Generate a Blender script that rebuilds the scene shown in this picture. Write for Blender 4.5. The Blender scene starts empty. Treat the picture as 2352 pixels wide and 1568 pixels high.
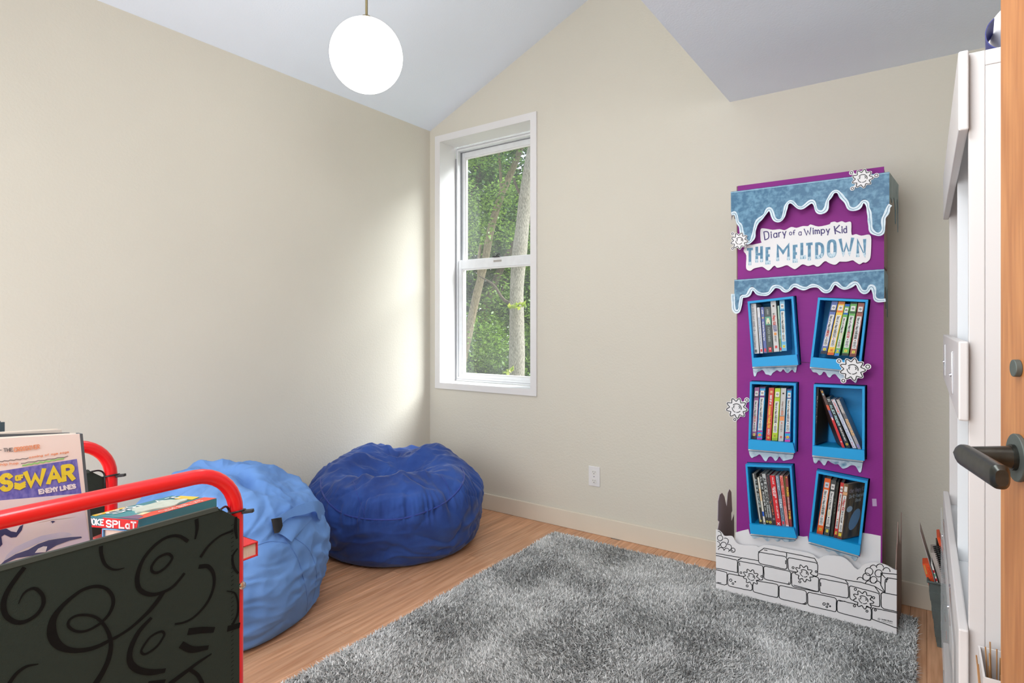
import bpy, bmesh, math, random
import numpy as np
from mathutils import Vector, Matrix, noise
from mathutils.geometry import tessellate_polygon

random.seed(7)
rng = np.random.default_rng(11)
S = bpy.context.scene
COL = S.collection

# ---------------------------------------------------------------- camera, world, lights, exposure
FOC, CX, CY, CH = 1343.0, 1176.0, 749.0, 1.25
PSI = math.radians(35.25)
RT = Vector((math.cos(PSI), math.sin(PSI), 0)); FW = Vector((-math.sin(PSI), math.cos(PSI), 0))
cam_d = bpy.data.cameras.new('camera'); cam = bpy.data.objects.new('camera', cam_d); COL.objects.link(cam)
cam_d.sensor_width = 36.0; cam_d.lens = 36.0 * FOC / 2352.0
cam_d.shift_y = (CY - 784.0) / 2352.0
cam_d.clip_start = 0.02; cam_d.clip_end = 300
cam.location = (0, 0, CH); cam.rotation_euler = (math.radians(90), 0, PSI)
S.camera = cam

S.view_settings.view_transform = 'Standard'; S.view_settings.look = 'None'
S.view_settings.gamma = 1.0; S.view_settings.use_curve_mapping = False
S.view_settings.exposure = 0.12
try:
    S.cycles.max_bounces = 10; S.cycles.diffuse_bounces = 5; S.cycles.transparent_max_bounces = 16
    S.cycles.sample_clamp_indirect = 6.0
except Exception:
    pass

W = bpy.data.worlds.new('sky'); S.world = W; W.use_nodes = True
wn = W.node_tree; wn.nodes.clear()
wo = wn.nodes.new('ShaderNodeOutputWorld'); wb = wn.nodes.new('ShaderNodeBackground')
wt = wn.nodes.new('ShaderNodeTexCoord'); wg = wn.nodes.new('ShaderNodeSeparateXYZ'); wr = wn.nodes.new('ShaderNodeValToRGB')
wr.color_ramp.elements[0].position = 0.0; wr.color_ramp.elements[0].color = (0.95, 0.97, 1.0, 1)
wr.color_ramp.elements[1].position = 0.9; wr.color_ramp.elements[1].color = (0.62, 0.78, 1.0, 1)
wn.links.new(wt.outputs['Generated'], wg.inputs[0]); wn.links.new(wg.outputs['Z'], wr.inputs[0])
wn.links.new(wr.outputs[0], wb.inputs[0]); wn.links.new(wb.outputs[0], wo.inputs[0])
wb.inputs[1].default_value = 1.9

def light(name, kind, loc, aim, energy, size=None, color=(1, 1, 1), sy=None, **kw):
    d = bpy.data.lights.new(name, kind); o = bpy.data.objects.new(name, d); COL.objects.link(o)
    o.location = loc; d.energy = energy; d.color = color
    if kind == 'AREA':
        d.shape = 'RECTANGLE'; d.size = size; d.size_y = sy or size
    elif kind == 'SUN':
        d.angle = size
    elif kind == 'POINT':
        d.shadow_soft_size = size
    v = Vector(aim) - Vector(loc)
    o.rotation_euler = v.to_track_quat('-Z', 'Y').to_euler()
    return o
# bright hazy sky to the right of the window, outside
light('sun_hazy', 'SUN', (2.3, 6.7, 7.3), (-2.9, 3.17, 1.15), 13.5, math.radians(47), (0.95, 0.975, 1.0))
# added fill lights with no visible source: behind the camera, overhead, in the hall
light('back_fill', 'AREA', (-1.4, -0.85, 1.35), (-1.3, 3.0, 0.9), 60.0, 2.4, (0.90, 0.96, 1.0), 1.7)
light('vault_fill', 'AREA', (-1.25, 0.45, 2.95), (-0.55, 2.9, 0.6), 6.0, 0.9, (0.94, 0.97, 1.0))  # added fill up in the vault, no fixture there
light('soffit_fill', 'AREA', (-0.42, 0.75, 2.40), (-0.50, 2.3, 0.3), 22.0, 0.7, (0.94, 0.97, 1.0))  # added to even out the light on the display and rug
light('hall_fill', 'AREA', (0.95, -0.1, 2.2), (0.0, 0.3, 1.2), 8.0, 0.6, (1.0, 0.94, 0.86))  # added fill from the doorway side, unseen source
_p = light('window_portal', 'AREA', (-2.475, 3.46, 1.71), (-2.475, 0.0, 1.71), 1.0, 0.86, (1, 1, 1), 1.8)
_p.data.cycles.is_portal = True

# ---------------------------------------------------------------- helpers
def lin(c):
    return tuple(((v / 255.0) / 12.92 if v / 255.0 <= 0.04045 else ((v / 255.0 + 0.055) / 1.055) ** 2.4) for v in c)

def ray(px, py):
    return RT * ((px - CX) / FOC) + FW + Vector((0, 0, -(py - CY) / FOC))
def on_y(px, py, Y):                      # (x, z) on the upright plane y = Y
    d = ray(px, py); t = Y / d.y
    return (d.x * t, CH + d.z * t)
def at_depth(px, py, zf):
    d = ray(px, py)
    return Vector((d.x * zf, d.y * zf, CH + d.z * zf))

MATS = {}
def mat(name, col, rough=0.6, var=0.0, vscale=8.0, bump=0.0, bscale=60.0, metallic=0.0, col2=None, sheen=0.0,
        stretch=(1, 1, 1), emit=None, spec=0.5, coat=0.0, detail=4.0, rnd=0.0, fac=(0.35, 0.65)):
    if name in MATS: return MATS[name]
    m = bpy.data.materials.new(name); m.use_nodes = True; nt = m.node_tree; N, L = nt.nodes, nt.links
    b = N['Principled BSDF']
    b.inputs['Roughness'].default_value = rough; b.inputs['Metallic'].default_value = metallic
    b.inputs['Specular IOR Level'].default_value = spec
    if sheen: b.inputs['Sheen Weight'].default_value = sheen; b.inputs['Sheen Roughness'].default_value = 0.4
    if coat: b.inputs['Coat Weight'].default_value = coat; b.inputs['Coat Roughness'].default_value = 0.1
    c = lin(col)
    tc = N.new('ShaderNodeTexCoord'); mp = N.new('ShaderNodeMapping'); L.new(tc.outputs['Object'], mp.inputs[0])
    mp.inputs['Scale'].default_value = stretch
    c2 = lin(col2) if col2 else tuple(v * (1 - var) for v in c)
    nz = N.new('ShaderNodeTexNoise'); nz.inputs['Scale'].default_value = vscale; nz.inputs['Detail'].default_value = detail
    L.new(mp.outputs[0], nz.inputs['Vector'])
    mr = N.new('ShaderNodeMapRange'); mr.inputs[1].default_value = fac[0]; mr.inputs[2].default_value = fac[1]
    L.new(nz.outputs[0], mr.inputs[0])
    mx = N.new('ShaderNodeMix'); mx.data_type = 'RGBA'
    mx.inputs[6].default_value = (*c, 1); mx.inputs[7].default_value = (*c2, 1)
    L.new(mr.outputs[0], mx.inputs[0])
    out = mx.outputs[2]
    if rnd:
        oi = N.new('ShaderNodeObjectInfo'); hs = N.new('ShaderNodeHueSaturation')
        m2 = N.new('ShaderNodeMapRange'); m2.inputs[3].default_value = 1 - rnd; m2.inputs[4].default_value = 1 + rnd
        L.new(oi.outputs['Random'], m2.inputs[0]); L.new(m2.outputs[0], hs.inputs['Value']); L.new(out, hs.inputs['Color'])
        out = hs.outputs[0]
    L.new(out, b.inputs['Base Color'])
    if bump:
        n2 = N.new('ShaderNodeTexNoise'); n2.inputs['Scale'].default_value = bscale; n2.inputs['Detail'].default_value = 3
        L.new(mp.outputs[0], n2.inputs['Vector'])
        bp = N.new('ShaderNodeBump'); bp.inputs['Strength'].default_value = min(1, bump); bp.inputs['Distance'].default_value = 0.01
        L.new(n2.outputs[0], bp.inputs['Height']); L.new(bp.outputs[0], b.inputs['Normal'])
    if emit:
        b.inputs['Emission Color'].default_value = (*lin(emit[0]), 1); b.inputs['Emission Strength'].default_value = emit[1]
    MATS[name] = m
    return m
def plain(col, rough=0.55):
    return mat('print_%d_%d_%d' % tuple(col), col, rough, var=0.05, vscale=40)

class MB:
    def __init__(s): s.v = []; s.f = []; s.m = []
    def add(s, vs, fs, mi=0):
        o = len(s.v); s.v.extend([tuple(v) for v in vs]); s.f.extend([tuple(i + o for i in f) for f in fs]); s.m.extend([mi] * len(fs))
    def box(s, lo, hi, mi=0, T=None):
        x0, y0, z0 = lo; x1, y1, z1 = hi
        vs = [Vector(p) for p in ((x0,y0,z0),(x1,y0,z0),(x1,y1,z0),(x0,y1,z0),(x0,y0,z1),(x1,y0,z1),(x1,y1,z1),(x0,y1,z1))]
        if T is not None: vs = [T @ v for v in vs]
        s.add(vs, [(0,3,2,1),(4,5,6,7),(0,1,5,4),(1,2,6,5),(2,3,7,6),(3,0,4,7)], mi)
    def hexa(s, q, off, mi=0):            # quad of 4 points extruded by a vector
        a = [Vector(p) for p in q]; b = [p + Vector(off) for p in a]
        s.add(a + b, [(0,1,2,3),(7,6,5,4),(0,4,5,1),(1,5,6,2),(2,6,7,3),(3,7,4,0)], mi)
    def tube(s, pts, r, seg=12, mi=0, closed=False, cap=True):
        pts = [Vector(p) for p in pts]; n = len(pts); rs = r if isinstance(r, (list, tuple)) else [r] * n
        up = Vector((0, 0, 1)); rings = []; prev = None
        for i, p in enumerate(pts):
            if closed: t = pts[(i + 1) % n] - pts[i - 1]
            else: t = pts[min(i + 1, n - 1)] - pts[max(i - 1, 0)]
            t.normalize()
            if prev is None:
                a = t.cross(up)
                if a.length < 1e-3: a = t.cross(Vector((1, 0, 0)))
            else: a = prev - t * prev.dot(t)
            a.normalize(); prev = a; b = t.cross(a)
            rings.append([p + (a * math.cos(2 * math.pi * k / seg) + b * math.sin(2 * math.pi * k / seg)) * rs[i] for k in range(seg)])
        vs = [v for rg in rings for v in rg]; fs = []
        m = n if closed else n - 1
        for i in range(m):
            j = (i + 1) % n
            for k in range(seg):
                fs.append((i*seg+k, i*seg+(k+1)%seg, j*seg+(k+1)%seg, j*seg+k))
        if cap and not closed:
            fs.append(tuple(range(seg))[::-1]); fs.append(tuple((n-1)*seg + k for k in range(seg)))
        s.add(vs, fs, mi)
    def lathe(s, prof, c, seg=32, mi=0):
        vs = []; fs = []; n = len(prof)
        for r, z in prof:
            for k in range(seg):
                a = 2 * math.pi * k / seg; vs.append((c[0] + r*math.cos(a), c[1] + r*math.sin(a), c[2] + z))
        for i in range(n - 1):
            for k in range(seg):
                fs.append((i*seg+k, i*seg+(k+1)%seg, (i+1)*seg+(k+1)%seg, (i+1)*seg+k))
        fs.append(tuple(range(seg))[::-1]); fs.append(tuple((n-1)*seg+k for k in range(seg)))
        s.add(vs, fs, mi)
    def slab(s, poly, fr, thick, mi=0, holes=(), mi_side=None):   # poly in frame coords, front at 0, back at -thick
        loops = [list(poly)] + [list(h) for h in holes]
        tris = tessellate_polygon([[Vector((p[0], p[1], 0)) for p in lp] for lp in loops])
        flat = [p for lp in loops for p in lp]
        n = len(flat)
        vs = [fr(p[0], p[1], 0) for p in flat] + [fr(p[0], p[1], -thick) for p in flat]
        fs = []
        for t in tris:
            a, b, c = [Vector(flat[i]) for i in t]
            cr = (b - a).x * (c - a).y - (b - a).y * (c - a).x
            t = tuple(t) if cr > 0 else tuple(t)[::-1]
            fs.append(t)
            if thick > 0: fs.append(tuple(i + n for i in t[::-1]))
        s.add(vs, fs, mi)
        if thick > 0:
            fs = []; o = 0
            for lp in loops:
                k = len(lp)
                for i in range(k):
                    j = (i + 1) % k; fs.append((o+i, o+i+n, o+j+n, o+j))
                o += k
            s.add(vs, fs, mi if mi_side is None else mi_side)
    def ribbon(s, pts, w, fr, c=0.0005, mi=0, closed=False, taper=False):
        P = [Vector((p[0], p[1])) for p in pts]
        if len(P) < 2: return
        Q = [P[0]]
        for p in P[1:]:
            if (p - Q[-1]).length > 1e-6: Q.append(p)
        P = Q; n = len(P)
        if n < 2: return
        ws = w if isinstance(w, (list, tuple)) else [w] * n
        if len(ws) != n: ws = [ws[int(i * (len(ws) - 1) / max(1, n - 1))] for i in range(n)]
        L = []; Rr = []
        for i in range(n):
            a = P[i - 1] if (i > 0 or closed) else None; b = P[(i + 1) % n] if (i < n - 1 or closed) else None
            d1 = (P[i] - a).normalized() if a is not None else None; d2 = (b - P[i]).normalized() if b is not None else None
            if d1 is None: d1 = d2
            if d2 is None: d2 = d1
            t = d1 + d2
            if t.length < 1e-4: t = d1.copy()
            t.normalize(); nn = Vector((-t.y, t.x)); k = 1.0 / max(0.55, abs(nn.dot(Vector((-d1.y, d1.x)))))
            h = ws[i] * 0.5 * k
            e = Vector((0, 0))
            if not closed and i == 0: e = -t * ws[i] * 0.35
            if not closed and i == n - 1: e = t * ws[i] * 0.35
            L.append(P[i] + nn * h + e); Rr.append(P[i] - nn * h + e)
        vs = [fr(p.x, p.y, c + 3e-5 * (i % 6)) for i, p in enumerate(Rr)] + [fr(p.x, p.y, c + 3e-5 * (i % 6)) for i, p in enumerate(L)]
        m = n if closed else n - 1
        s.add(vs, [(i, (i+1) % n, n + (i+1) % n, n + i) for i in range(m)], mi)
    def build(s, name, mats, parent=None, smooth=False, bevel=0.0, kind=None, bseg=2):
        me = bpy.data.meshes.new(name); me.from_pydata(s.v, [], s.f); me.validate()
        if not isinstance(mats, (list, tuple)): mats = [mats]
        for m in mats: me.materials.append(m)
        if len(mats) > 1 and len(me.polygons) == len(s.m): me.polygons.foreach_set('material_index', s.m)
        if smooth:
            me.polygons.foreach_set('use_smooth', [True] * len(me.polygons))
            if smooth != 'all':
                try: me.set_sharp_from_angle(angle=math.radians(38))
                except Exception: pass
        me.update()
        o = bpy.data.objects.new(name, me); COL.objects.link(o)
        if parent is not None:
            o.parent = parent; o.matrix_parent_inverse = parent.matrix_world.inverted() if parent.type != 'EMPTY' else Matrix.Translation(-parent.location)
        if bevel:
            b = o.modifiers.new('bevel', 'BEVEL'); b.width = bevel; b.segments = bseg; b.limit_method = 'ANGLE'
        if kind: o['kind'] = kind
        return o

def tag(o, label=None, cat=None, group=None, kind=None):
    if label: o['label'] = label
    if cat: o['category'] = cat
    if group: o['group'] = group
    if kind: o['kind'] = kind
    return o
def thing(name, label, cat, loc, group=None):
    o = bpy.data.objects.new(name, None); COL.objects.link(o); o.location = loc; o.empty_display_size = 0.1
    return tag(o, label, cat, group)

def cat_rom(pts, k=5, closed=False):
    P = [Vector(p) for p in pts]; n = len(P); out = []
    for i in range(n if closed else n - 1):
        p0 = P[(i - 1) % n] if (closed or i > 0) else P[0]; p1 = P[i]; p2 = P[(i + 1) % n]
        p3 = P[(i + 2) % n] if (closed or i + 2 < n) else P[-1]
        for j in range(k):
            t = j / k
            out.append(0.5 * ((2 * p1) + (p2 - p0) * t + (2*p0 - 5*p1 + 4*p2 - p3) * t*t + (3*p1 - p0 - 3*p2 + p3) * t**3))
    if not closed: out.append(P[-1])
    return out

def face_frame(Y):                        # upright plane facing -y at y = Y; a = x, b = z, c = towards the viewer
    return lambda a, b, c: (a, Y - c, b)

# ---------------------------------------------------------------- stroke lettering
G = {'A':'00 26 40|12 32','B':'00 06|06 36 45 44 33 03|33 42 41 30 00','C':'45 36 16 05 01 10 30 41','D':'00 06|06 26 45 41 20 00',
'E':'46 06 00 40|03 33','F':'46 06 00|03 33','G':'45 36 16 05 01 10 30 41 43 23','H':'06 00|46 40|03 43','I':'06 00','J':'36 31 20 10 01',
'K':'06 00|46 03 40','L':'06 00 40','M':'00 06 23 46 40','N':'00 06 40 46','O':'16 05 01 10 30 41 45 36 16','P':'00 06|06 36 45 44 33 03',
'Q':'16 05 01 10 30 41 45 36 16|22 40','R':'00 06|06 36 45 44 33 03|23 40','S':'45 36 16 05 04 13 33 42 41 30 10 01','T':'06 46|26 20',
'U':'06 01 10 30 41 46','V':'06 20 46','W':'06 10 24 30 46','X':'06 40|00 46','Y':'06 23 46|23 20','Z':'06 46 00 40',
'0':'16 05 01 10 30 41 45 36 16','1':'05 16 10','2':'05 16 36 45 43 00 40','3':'06 46 23 33 42 41 30 10 01','4':'30 36 02 42','5':'46 06 03 33 42 41 30 00',
'6':'36 16 05 01 10 30 41 42 33 03','7':'06 46 10','8':'13 04 05 16 36 45 44 33 13 02 01 10 30 41 42 33','9':'10 30 41 45 36 16 05 04 13 43',
"'":'16 15','-':'03 33','|':'07 0A','.':'00 01','/':'00 46','!':'06 02|00 01'}
LO = {'a':'36 32|35 26 16 05 03 12 22 33','b':'08 02|05 16 26 35 33 22 12 03','c':'35 26 16 05 03 12 22 33','d':'38 32|35 26 16 05 03 12 22 33',
'e':'04 34 35 26 16 05 03 12 32','f':'38 28 17 12|05 25','g':'36 31 20 10 01|35 26 16 05 03 12 22 33','h':'08 02|05 16 26 35 32','i':'06 02|08 07',
'k':'08 02|36 04 32','l':'08 02','m':'02 06|05 16 25 22|25 36 45 42','n':'02 06|05 16 26 35 32','o':'16 05 03 12 22 33 35 26 16','p':'06 00|05 16 26 35 33 22 12 03',
'r':'06 02|05 16 26','s':'35 26 16 05 24 33 22 12 03','t':'18 13 22 32|06 26','u':'06 03 12 22 33|36 32','v':'06 22 36','w':'06 12 25 32 46','y':'06 13 23|36 24 10','x':'06 32|36 02','z':'06 36 02 32'}
ROUND = set("BCDGJOPQRSU02356890acdegosbpqhnmruf")
def chaikin(P):
    closed = P[0] == P[-1]; out = [] if closed else [P[0]]
    for i in range(len(P) - 1):
        a, c = P[i], P[i + 1]; out += [(a[0]*.75 + c[0]*.25, a[1]*.75 + c[1]*.25), (a[0]*.25 + c[0]*.75, a[1]*.25 + c[1]*.75)]
    out.append(out[0] if closed else P[-1]); return out
def strokes(txt):
    out = []; x = 0.0
    for ch in txt:
        if ch == ' ': x += 2.6; continue
        g = G.get(ch) or LO.get(ch); low = ch in LO
        if not g: x += 2; continue
        if ch == '|': g = '00 06'
        wmax = 0
        for part in g.split('|'):
            pl = []
            for t in part.split():
                a, b = int(t[0]), int(t[1]); wmax = max(wmax, a)
                pl.append((x + a, b - 2 if low else b))
            if ch in ROUND and len(pl) >= 4: pl = chaikin(chaikin(pl))
            out.append(pl)
        x += wmax + 1.7
    return out, max(0.1, x - 1.7)
def letter(mb, txt, frm, P0, P1, up, w, c=0.0006, mi=0, fit=True):
    """text from P0 to P1 along the baseline in frame coords; up = cap-height vector"""
    st, L = strokes(txt); P0 = Vector(P0); P1 = Vector(P1); ex = (P1 - P0) / L; ey = Vector(up) / 6.0
    for i, pl in enumerate(st):
        mb.ribbon([P0 + ex * a + ey * b for a, b in pl], w, frm, c + 2.1e-4 * (i % 3), mi)

# ---------------------------------------------------------------- shared materials
M_wall = mat('wall_paint', (215, 210, 197), 0.85, var=0.02, vscale=2, bump=0.12, bscale=90)
M_ceil = mat('ceiling_paint', (234, 243, 255), 0.9, var=0.02, vscale=2, bump=0.08, bscale=120)
M_base = mat('baseboard_paint', (222, 212, 195), 0.5, var=0.03, vscale=5)
M_white = mat('white_trim_paint', (228, 226, 226), 0.4, var=0.02, vscale=5)
M_vinyl = mat('window_vinyl', (228, 230, 232), 0.35, var=0.06, vscale=20)
M_vinyl_d = mat('window_track', (140, 142, 146), 0.5)
M_plank = mat('oak_plank', (226, 174, 136), 0.42, col2=(196, 142, 104), vscale=7, stretch=(9, 0.5, 9), detail=8, rnd=0.15, bump=0.06, bscale=40, coat=0.08)
M_plank_gap = mat('floor_joint', (92, 58, 36), 0.8)
M_black = mat('black_plastic', (28, 28, 30), 0.4)
M_paper = mat('page_paper', (226, 214, 196), 0.9, var=0.12, vscale=90, stretch=(12, 12, 1))
M_chrome = mat('chrome', (210, 210, 214), 0.15, metallic=1.0)

def glass_mat():
    m = bpy.data.materials.new('window_glass'); m.use_nodes = True; N, L = m.node_tree.nodes, m.node_tree.links; N.clear()
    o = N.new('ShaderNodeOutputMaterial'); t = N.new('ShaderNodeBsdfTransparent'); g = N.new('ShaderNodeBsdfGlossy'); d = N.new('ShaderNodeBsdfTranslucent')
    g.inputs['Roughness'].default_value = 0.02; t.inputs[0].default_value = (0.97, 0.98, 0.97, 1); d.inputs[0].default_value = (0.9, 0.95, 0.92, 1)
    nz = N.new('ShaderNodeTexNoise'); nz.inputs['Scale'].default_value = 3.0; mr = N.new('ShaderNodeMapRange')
    mr.inputs[1].default_value = 0.3; mr.inputs[2].default_value = 0.8; mr.inputs[3].default_value = 0.008; mr.inputs[4].default_value = 0.03  # slight translucent mix imitates whitish reflected haze on the panes
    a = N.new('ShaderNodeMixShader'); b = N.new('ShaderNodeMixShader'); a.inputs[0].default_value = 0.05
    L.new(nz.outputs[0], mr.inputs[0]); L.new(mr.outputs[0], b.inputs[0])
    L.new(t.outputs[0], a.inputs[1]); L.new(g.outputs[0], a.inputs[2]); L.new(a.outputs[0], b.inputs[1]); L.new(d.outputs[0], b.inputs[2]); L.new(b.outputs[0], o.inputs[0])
    return m
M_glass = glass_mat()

# ---------------------------------------------------------------- room shell
XL, XR, YB, YF = -2.98, 0.285, 3.17, -0.95
XS = -0.838; ZS = 2.427; ZL = 2.686; SL = 0.418
ZT = ZL + (XS - XL) * SL
OX0, OX1, OZ0, OZ1 = -2.878, -2.081, 0.837, 2.590      # window opening

def struct(name, mb, m, **k):
    o = mb.build(name, m, **k); o['kind'] = 'structure'; return o
b = MB(); b.box((XL - 0.15, YF, -0.05), (XL, YB + 0.16, ZL + 0.3)); struct('wall_left', b, M_wall)
b = MB(); fr = face_frame(YB)
b.slab([(XL, -0.05), (XR + 0.15, -0.05), (XR + 0.15, ZT + 0.4), (XL, ZT + 0.4)], fr, 0.16, holes=[[(OX0, OZ0), (OX1, OZ0), (OX1, OZ1), (OX0, OZ1)]])
struct('wall_back', b, M_wall)
b = MB(); b.box((XR, 0.36, -0.05), (XR + 0.12, YB, ZS + 0.05)); b.box((XR, YF, -0.05), (XR + 0.12, -0.48, ZS + 0.05)); b.box((XR, -0.48, 2.05), (XR + 0.12, 0.36, ZS + 0.05))
struct('wall_right', b, M_wall)
b = MB(); b.box((XL, YF - 0.12, -0.05), (1.4, YF, ZT + 0.4)); struct('wall_front', b, M_wall)
b = MB(); b.box((1.3, YF, -0.05), (1.42, 1.0, ZS + 0.05)); b.box((XR + 0.12, 1.0, -0.05), (1.42, 1.12, ZS + 0.05)); struct('wall_hall', b, M_wall)
b = MB()
b.hexa([(XL, YF, ZL), (XL, YB, ZL), (XS, YB, ZT), (XS, YF, ZT)], (0, 0, 0.1)); struct('ceiling_sloped', b, M_ceil)
b = MB(); b.box((XS, YF, ZS), (1.42, YB, ZS + 0.1)); struct('ceiling_low', b, M_ceil)
b = MB(); b.box((XS, YF, ZS + 0.1), (XS + 0.1, YB, ZT + 0.1)); struct('wall_upper', b, M_wall)
# baseboards
for nm, lo, hi in (('baseboard_back', (XL, YB - 0.014, 0.0), (XR, YB, 0.108)), ('baseboard_left', (XL, YF, 0.0), (XL + 0.014, YB - 0.014, 0.108)),
                   ('baseboard_right', (XR - 0.014, 0.40, 0.0), (XR, YB - 0.014, 0.108))):
    b = MB(); b.box(lo, hi); struct(nm, b, M_base, bevel=0.004)
# floor and its planks
b = MB(); b.box((XL, YF, -0.06), (1.42, YB, -0.014)); fl = struct('floor', b, M_plank_gap)
x = XL + 0.002; pw = 0.0585; npl = 0
while x < XR - 0.005:
    y = YF + random.uniform(-0.9, 0)
    while y < YB:
        Lp = random.uniform(0.75, 1.55); y0 = max(y, YF); y1 = min(y + Lp, YB) - 0.0008
        if y1 - y0 > 0.03:
            b = MB(); c = 0.0012; z0, z1 = -0.0135, random.uniform(-0.0003, 0.0003); x1 = min(x + pw - 0.0006, XR)
            b.add([(x, y0, z0), (x1, y0, z0), (x1, y1, z0), (x, y1, z0), (x, y0, z1 - c), (x1, y0, z1 - c), (x1, y1, z1 - c), (x, y1, z1 - c),
                   (x + c, y0 + c, z1), (x1 - c, y0 + c, z1), (x1 - c, y1 - c, z1), (x + c, y1 - c, z1)],
                  [(0,1,5,4),(1,2,6,5),(2,3,7,6),(3,0,4,7),(4,5,9,8),(5,6,10,9),(6,7,11,10),(7,4,8,11),(8,9,10,11)])
            o = b.build('plank', M_plank, fl); npl += 1
        y += Lp
    x += pw

# ---------------------------------------------------------------- window
cw = 0.041
b = MB(); fr = face_frame(YB - 0.014)
b.slab([(OX0 - cw, OZ0 - cw + 0.004), (OX1 + cw, OZ0 - cw + 0.004), (OX1 + cw, OZ1 + cw), (OX0 - cw, OZ1 + cw)], fr, 0.014, holes=[[(OX0, OZ0), (OX1, OZ0), (OX1, OZ1), (OX0, OZ1)]])
win = struct('window_1', b, M_white, bevel=0.002)
win.location = (0, 0, 0)
YW = YB + 0.16
def rect_frame(mb, x0, x1, z0, z1, ya, yb, w, wb=None, wt=None, mi=0):
    wb = wb or w; wt = wt or w
    mb.box((x0, ya, z0), (x0 + w, yb, z1), mi); mb.box((x1 - w, ya, z0), (x1, yb, z1), mi)
    mb.box((x0 + w, ya, z0), (x1 - w, yb, z0 + wb), mi); mb.box((x0 + w, ya, z1 - wt), (x1 - w, yb, z1), mi)
b = MB(); t = 0.006
b.box((OX0, YB - 0.013, OZ0), (OX0 + t, YW, OZ1)); b.box((OX1 - t, YB - 0.013, OZ0), (OX1, YW, OZ1)); b.box((OX0 + t, YB - 0.013, OZ1 - t), (OX1 - t, YW, OZ1)); b.box((OX0 + t, YB - 0.013, OZ0), (OX1 - t, YW, OZ0 + t))
b.build('jamb_liner', M_white, win)
b = MB(); rect_frame(b, OX0 + t, OX1 - t, OZ0 + t, OZ1 - t, YW, YW + 0.10, 0.022, 0.03, 0.03); wf = b.build('window_frame', M_vinyl, win, bevel=0.003)
b = MB(); rect_frame(b, OX0 + t + 0.011, OX1 - t - 0.011, OZ0 + t + 0.014, OZ1 - t - 0.014, YW - 0.0008, YW + 0.002, 0.0025); wg_ = b.build('frame_groove', M_vinyl_d, wf)
b = MB(); rect_frame(b, OX0 + 0.0245 + t, OX1 - 0.0245 - t, OZ0 + 0.032 + t, OZ1 - 0.032 - t, YW + 0.040, YW + 0.046, 0.004); b.build('weather_strip', M_vinyl_d, wf)
b = MB(); b.box((OX0 + 0.008, YW - 0.003, OZ0 + 0.01), (OX0 + 0.014, YW + 0.001, OZ1 - 0.09)); b.box((OX0 + 0.012, YW + 0.03, 1.72), (OX0 + 0.034, YW + 0.036, OZ1 - 0.04)); b.build('balance_track', M_vinyl_d, win)
def sash(name, z0, z1, y, wb, wt):
    b = MB(); x0, x1 = OX0 + 0.030, OX1 - 0.030
    rect_frame(b, x0, x1, z0, z1, y, y + 0.03, 0.030, wb, wt)
    s = b.build(name, M_vinyl, win, bevel=0.003)
    b = MB(); rect_frame(b, x0 + 0.030, x1 - 0.030, z0 + wb, z1 - wt, y + 0.006, y + 0.024, 0.010); b.build('glazing_bead', M_white, s, bevel=0.002)
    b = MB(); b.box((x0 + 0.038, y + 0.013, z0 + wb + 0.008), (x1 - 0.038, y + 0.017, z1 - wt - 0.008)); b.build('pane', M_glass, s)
    return s
sash('upper_sash', 1.70, 2.556, YW + 0.045, 0.035, 0.045)
ls = sash('lower_sash', 0.865, 1.742, YW + 0.008, 0.030, 0.068)
b = MB(); b.box((-2.52, YW - 0.004, 1.742), (-2.46, YW + 0.02, 1.750)); b.tube([(-2.49, YW + 0.0, 1.752), (-2.47, YW - 0.004, 1.762), (-2.45, YW - 0.006, 1.760)], 0.005, 8); b.build('sash_lock', mat('lock_metal', (70, 70, 72), 0.4, metallic=0.6), win)
b = MB(); b.box((-2.52, YW + 0.006, 1.708), (-2.45, YW + 0.009, 1.722)); b.build('vent_label', plain((170, 165, 160)), win)

# outlet
t = thing('wall_outlet', 'white double power outlet on the beige wall between the window and the book display', 'outlet', (-1.63, YB, 0.344))
b = MB(); b.box((-1.668, YB - 0.006, 0.285), (-1.592, YB, 0.405)); b.build('cover_plate', M_white, t, bevel=0.003)
for zc in (0.370, 0.318):
    b = MB(); pts = [(-1.63 + 0.0165 * math.copysign(abs(math.cos(a)) ** 0.6, math.cos(a)), zc + 0.0145 * math.copysign(abs(math.sin(a)) ** 0.9, math.sin(a))) for a in [2 * math.pi * k / 20 for k in range(20)]]
    b.slab(pts, face_frame(YB - 0.0085), 0.0025); so = b.build('socket', mat('socket_white', (226, 224, 220), 0.4), t)
    b = MB(); f9 = face_frame(YB - 0.0086)
    for dx, hh in ((-0.0065, 0.007), (0.0065, 0.0055)):
        b.slab([(-1.63 + dx - 0.0013, zc + 0.001 - hh / 2 + 0.002), (-1.63 + dx + 0.0013, zc + 0.001 - hh / 2 + 0.002), (-1.63 + dx + 0.0013, zc + hh / 2 + 0.003), (-1.63 + dx - 0.0013, zc + hh / 2 + 0.003)], f9, 0.0004)
    b.slab([(-1.63 + 0.0026 * math.cos(a), zc - 0.008 + 0.0026 * math.sin(a)) for a in [2 * math.pi * k / 10 for k in range(10)]], f9, 0.0004)
    b.build('socket_slots', M_black, so)
b = MB(); b.lathe([(0.0, 0), (0.003, 0.0), (0.003, 0.001), (0, 0.001)], (0, 0, 0), 10); o = b.build('screw', M_chrome, t)
o.matrix_parent_inverse = Matrix.Identity(4); o.location = (0, -0.006, 0); o.rotation_euler = (math.radians(90), 0, 0)

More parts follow.
